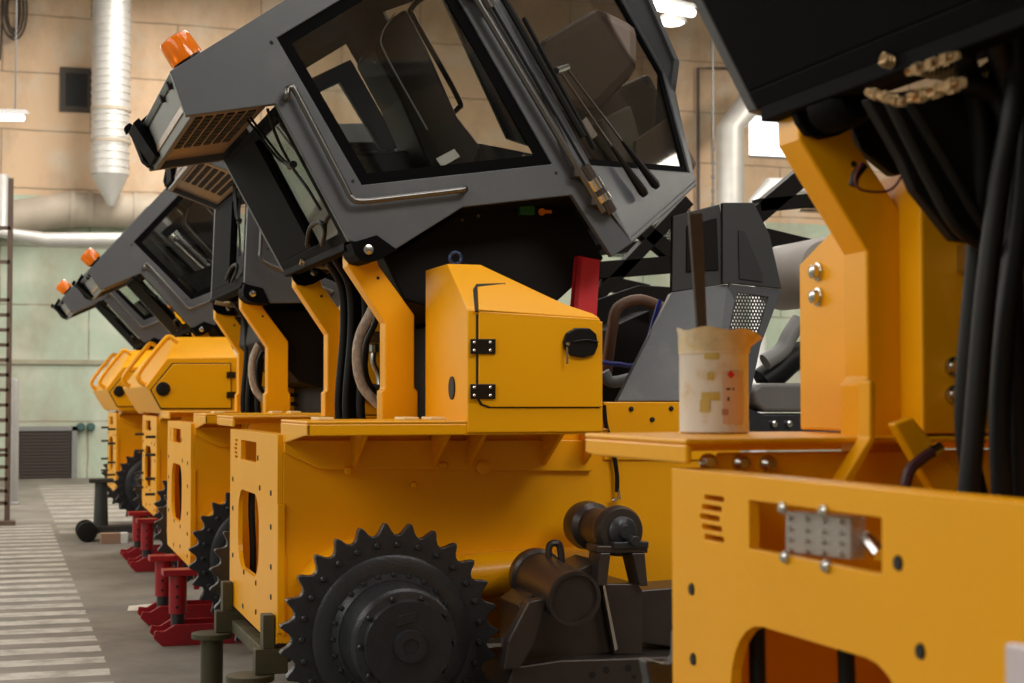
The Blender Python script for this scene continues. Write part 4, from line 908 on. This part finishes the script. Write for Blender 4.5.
for a_, b2 in zip(rings, rings[1:]):
    for i in range(n_): bm.faces.new((a_[i], a_[(i+1) % n_], b2[(i+1) % n_], b2[i]))
obj('can_rim', bm, CANT, t, smooth=True)
def onc(u, v):         # point on the can's front
    p = at(u, v, cy-rr); dx = max(-.97, min(.97, (p.x-cx)/rr)); return Vector((cx+dx*(rr+.001), cy-math.sqrt(1-dx*dx)*(rr+.001), p.z))
def patch(u0, u1, v0, v1, nm, m, off=.0006):
    bm = BM(); K = 8; A, B = [], []
    for i in range(K+1):
        u = u0+(u1-u0)*i/K; p, q = onc(u, v0), onc(u, v1); p.z, q.z = max(p.z, ZF+.01), max(q.z, ZF+.01)
        o2 = Vector((p.x-cx, p.y-cy, 0)).normalized()*off; A.append(bm.verts.new(p+o2)); B.append(bm.verts.new(q+o2))
    for i in range(K): bm.faces.new((A[i], A[i+1], B[i+1], B[i]))
    return obj(nm, bm, m, t)
patch(723, 745, 371, 424, 'can_label', mat('pinkish_label', (.6, .42, .32), .5))
bm = BM(); q = [onc(u, v)+Vector((0, -.002, 0)) for u, v in ((730.5, 370), (734.5, 374.5), (730.5, 379), (726.5, 374.5))]; bm.faces.new([bm.verts.new(p) for p in q]); obj('hazard_diamond', bm, REDL, t)
patch(722, 728, 409, 415, 'print_mark', mat('faded_print', (.4, .2, .15), .6), .0012)
for (u0, u1, v0, v1) in ((726, 730, 388, 390), (732, 734, 388, 390), (727, 729, 397, 401)): patch(u0, u1, v0, v1, 'print_mark', BRN, .0012)
for (u0, u1, v0, v1) in ((706, 720, 392, 400), (710, 715, 372, 380), (708, 719, 353, 359), (705, 712, 400, 412)): patch(u0, u1, v0, v1, 'paint_drip', mat('yellow_drip', (.5, .36, .08), .5), .001)
a_, b2 = at(706, 372, cy+.02), at(696, 213, cy+.05); bm = BM()
d = (b2-a_).normalized(); s = Vector((.014, 0, .0015)); d2 = Vector((0, .004, 0))
a_ = at(708, 425, cy+.0); a_.z = ZF+.01
slab(bm, [a_-s*.6, a_+s*.6, b2+s*1.2, b2-s*1.2], (0, .012, 0))
tag(obj('stirring_stick', bm, WOOD, bevel=.002), 'dark dirty wooden stick standing upright in the paint can', 'stick')

# ------------------------------------------------------------------ stands under the machines
def olive(y, x, label):
    t = thing('support_stand', label, 'stand', (x, y, 0), 'olive stands')
    bm = BM(); cyl(bm, (x, y, .02), (x, y, .30), .052, n=24); obj('stand_column', bm, OLV, t, smooth=True)
    bm = BM(); cyl(bm, (x, y, 0), (x, y, .025), .13, n=28); obj('stand_foot', bm, OLV, t, bevel=.003)
    bm = BM(); cyl(bm, (x, y, .30), (x, y, .325), .095, n=28); obj('stand_head', bm, OLV, t, bevel=.003)
    bm = BM(); box(bm, (x+.045, y-.03, .426), (X0-.004, y+.045, .56)); box(bm, (x+.015, y-.03, .326), (X0+.05, y+.045, .426)); obj('locating_bracket', bm, OLV, t, bevel=.003)
olive(6.38, .955, 'olive green round stand under the near rear corner of the central bulldozer')
olive(7.58, .955, 'olive green round stand farther back under the same rear plate of the central bulldozer')
tag(obj('cross_beam', box(BM(), (X0-.01, 6.43, .33), (X0+.05, 7.53, .385)), OLV, bevel=.003), 'dark olive beam lying between the two round stands under the bulldozer', 'beam')
def jack(x, y, top, label, grp):
    t = thing('jack_stand', label, 'jack stand', (x, y, 0), grp)
    prof = [(-.10, .0), (-.15, .05), (-.14, .09), (-.09, .085), (-.03, .12), (.5, .12), (.5, 0)]
    for s in (-1, 1): bm = BM(); prism(bm, [(x+a_, b2) for a_, b2 in prof], y+s*.12-.012, y+s*.12+.012); obj('base_rail', bm, RED, t, bevel=.004)
    bm = BM(); box(bm, (x-.1, y-.12, .03), (x+.12, y+.12, .06)); box(bm, (x+.3, y-.12, .03), (x+.45, y+.12, .06)); obj('base_plate', bm, RED, t, bevel=.004)
    bm = BM(); cyl(bm, (x, y, .06), (x, y, .2), .04, n=18); obj('jack_piston', bm, STL, t, smooth=True)
    bm = BM(); cyl(bm, (x, y, .17), (x, y, top-.03), .052, n=24); sl = obj('jack_sleeve', bm, RED, t, smooth=True)
    for k in range(3): bm = BM(); cyl(bm, (x-.01, y-.051, .21+.06*k), (x-.01, y-.055, .21+.06*k), .009, n=8); obj('pin_hole', bm, HOL, sl)
    bm = BM(); box(bm, (x-.09, y-.07, top-.035), (x+.13, y+.07, top)); box(bm, (x+.09, y-.03, top-.12), (x+.12, y+.03, top-.035)); obj('jack_head', bm, RED, t, bevel=.003)
for (ox, oy, nm) in ((.02, 3.2, 'third'), (D4x, D4y, 'fourth')):
    for s, yy in (('front', 6.33-.02), ('rear', 7.69-.5)):
        jack(X0+ox-.07, yy+oy, ZB-.004, 'red jack stand under the %s corner of the %s bulldozer in the row' % ('near' if s == 'front' else 'far', nm), 'red jack stands')
# dolly under the last machine
ox, oy = .12, 11.0
x, y = .98, 16.62
DK = mat('greasy_dark_steel', (.03, .03, .028), .5, var=.4)
t = thing('wheeled_trolley_jack', 'dark wheeled trolley jack beneath the farthest bulldozer beside the cardboard box', 'trolley jack', (x, y, 0))
bm = BM(); cyl(bm, (x, y, .12), (x, y, .58), .075, .06, 20); obj('jack_column', bm, DK, t, smooth=True)
bm = BM(); box(bm, (x-.12, y-.08, .58), (x+.12, y+.08, .62)); obj('jack_head', bm, DK, t, bevel=.006)
bm = BM(); box(bm, (x-.2, y-.12, .08), (x+.9, y+.12, .15)); obj('trolley_beam', bm, DK, t, bevel=.006)
for dy in (-.16, .16):
    for dx in (-.14, .8):
        bm = BM(); lathe(bm, (x+dx, y+dy-.03, .1), (0, 1, 0), [(0, .08), (.005, .1), (.055, .1), (.06, .08)], 24); obj('wheel', bm, BLK, t, smooth=True)
for dz in (0, .12, .24):
    pass
x = X0+ox; 
for nm, (xx, yy) in (('pin', (X0+.08-.1, 6.42+oy)),):
    pass
for (M, ox_, oy_) in ((D4, D4x, D4y), (D5, .12, 11.0)):
    for z in (1.1, .95, .75, .62):
        for yy in (6.42, 7.55):
            obj('hook_pin', cyl(BM(), (X0+ox_-.08, yy+oy_, z), (X0+ox_, yy+oy_, z), .012, n=8), STL, M, smooth=True)
# cardboard box, paper sheet
p = atp(114, 543, (0, 0, 0), (0, 0, 1)); t = thing('cardboard_box', 'small brown cardboard box on the floor by the trolley jack', 'box', (p.x, p.y, 0))
obj('box_body', box(BM(), (p.x-.13, p.y-.06, 0), (p.x+.06, p.y+.06, .1)), CRD, t, bevel=.003); obj('box_white_end', box(BM(), (p.x+.06, p.y-.06, 0), (p.x+.13, p.y+.06, .1)), WHT, t, bevel=.003)
p = atp(144, 611, (0, 0, 0), (0, 0, 1)); t2 = BM(); slab(t2, [(p.x-.11, p.y, .001), (p.x+.11, p.y+.02, .001), (p.x+.1, p.y+.26, .012), (p.x-.08, p.y+.24, .004)], (0, 0, .004)); tag(obj('paper_sheet', t2, PAP), 'flat pale sheet of card lying on the concrete beside a red jack', 'paper')
# white panel edge in the bottom right corner
p = atp(1018, 642, (1.18, 0, 0), (1, 0, 0))
tag(obj('white_post', box(BM(), (1.16, p.y-.05, 0), (1.18, p.y, p.z)), mat('pinkish_white_paint', (.62, .55, .58), .5), bevel=.004), 'pinkish white upright board just visible in the bottom right corner', 'board')
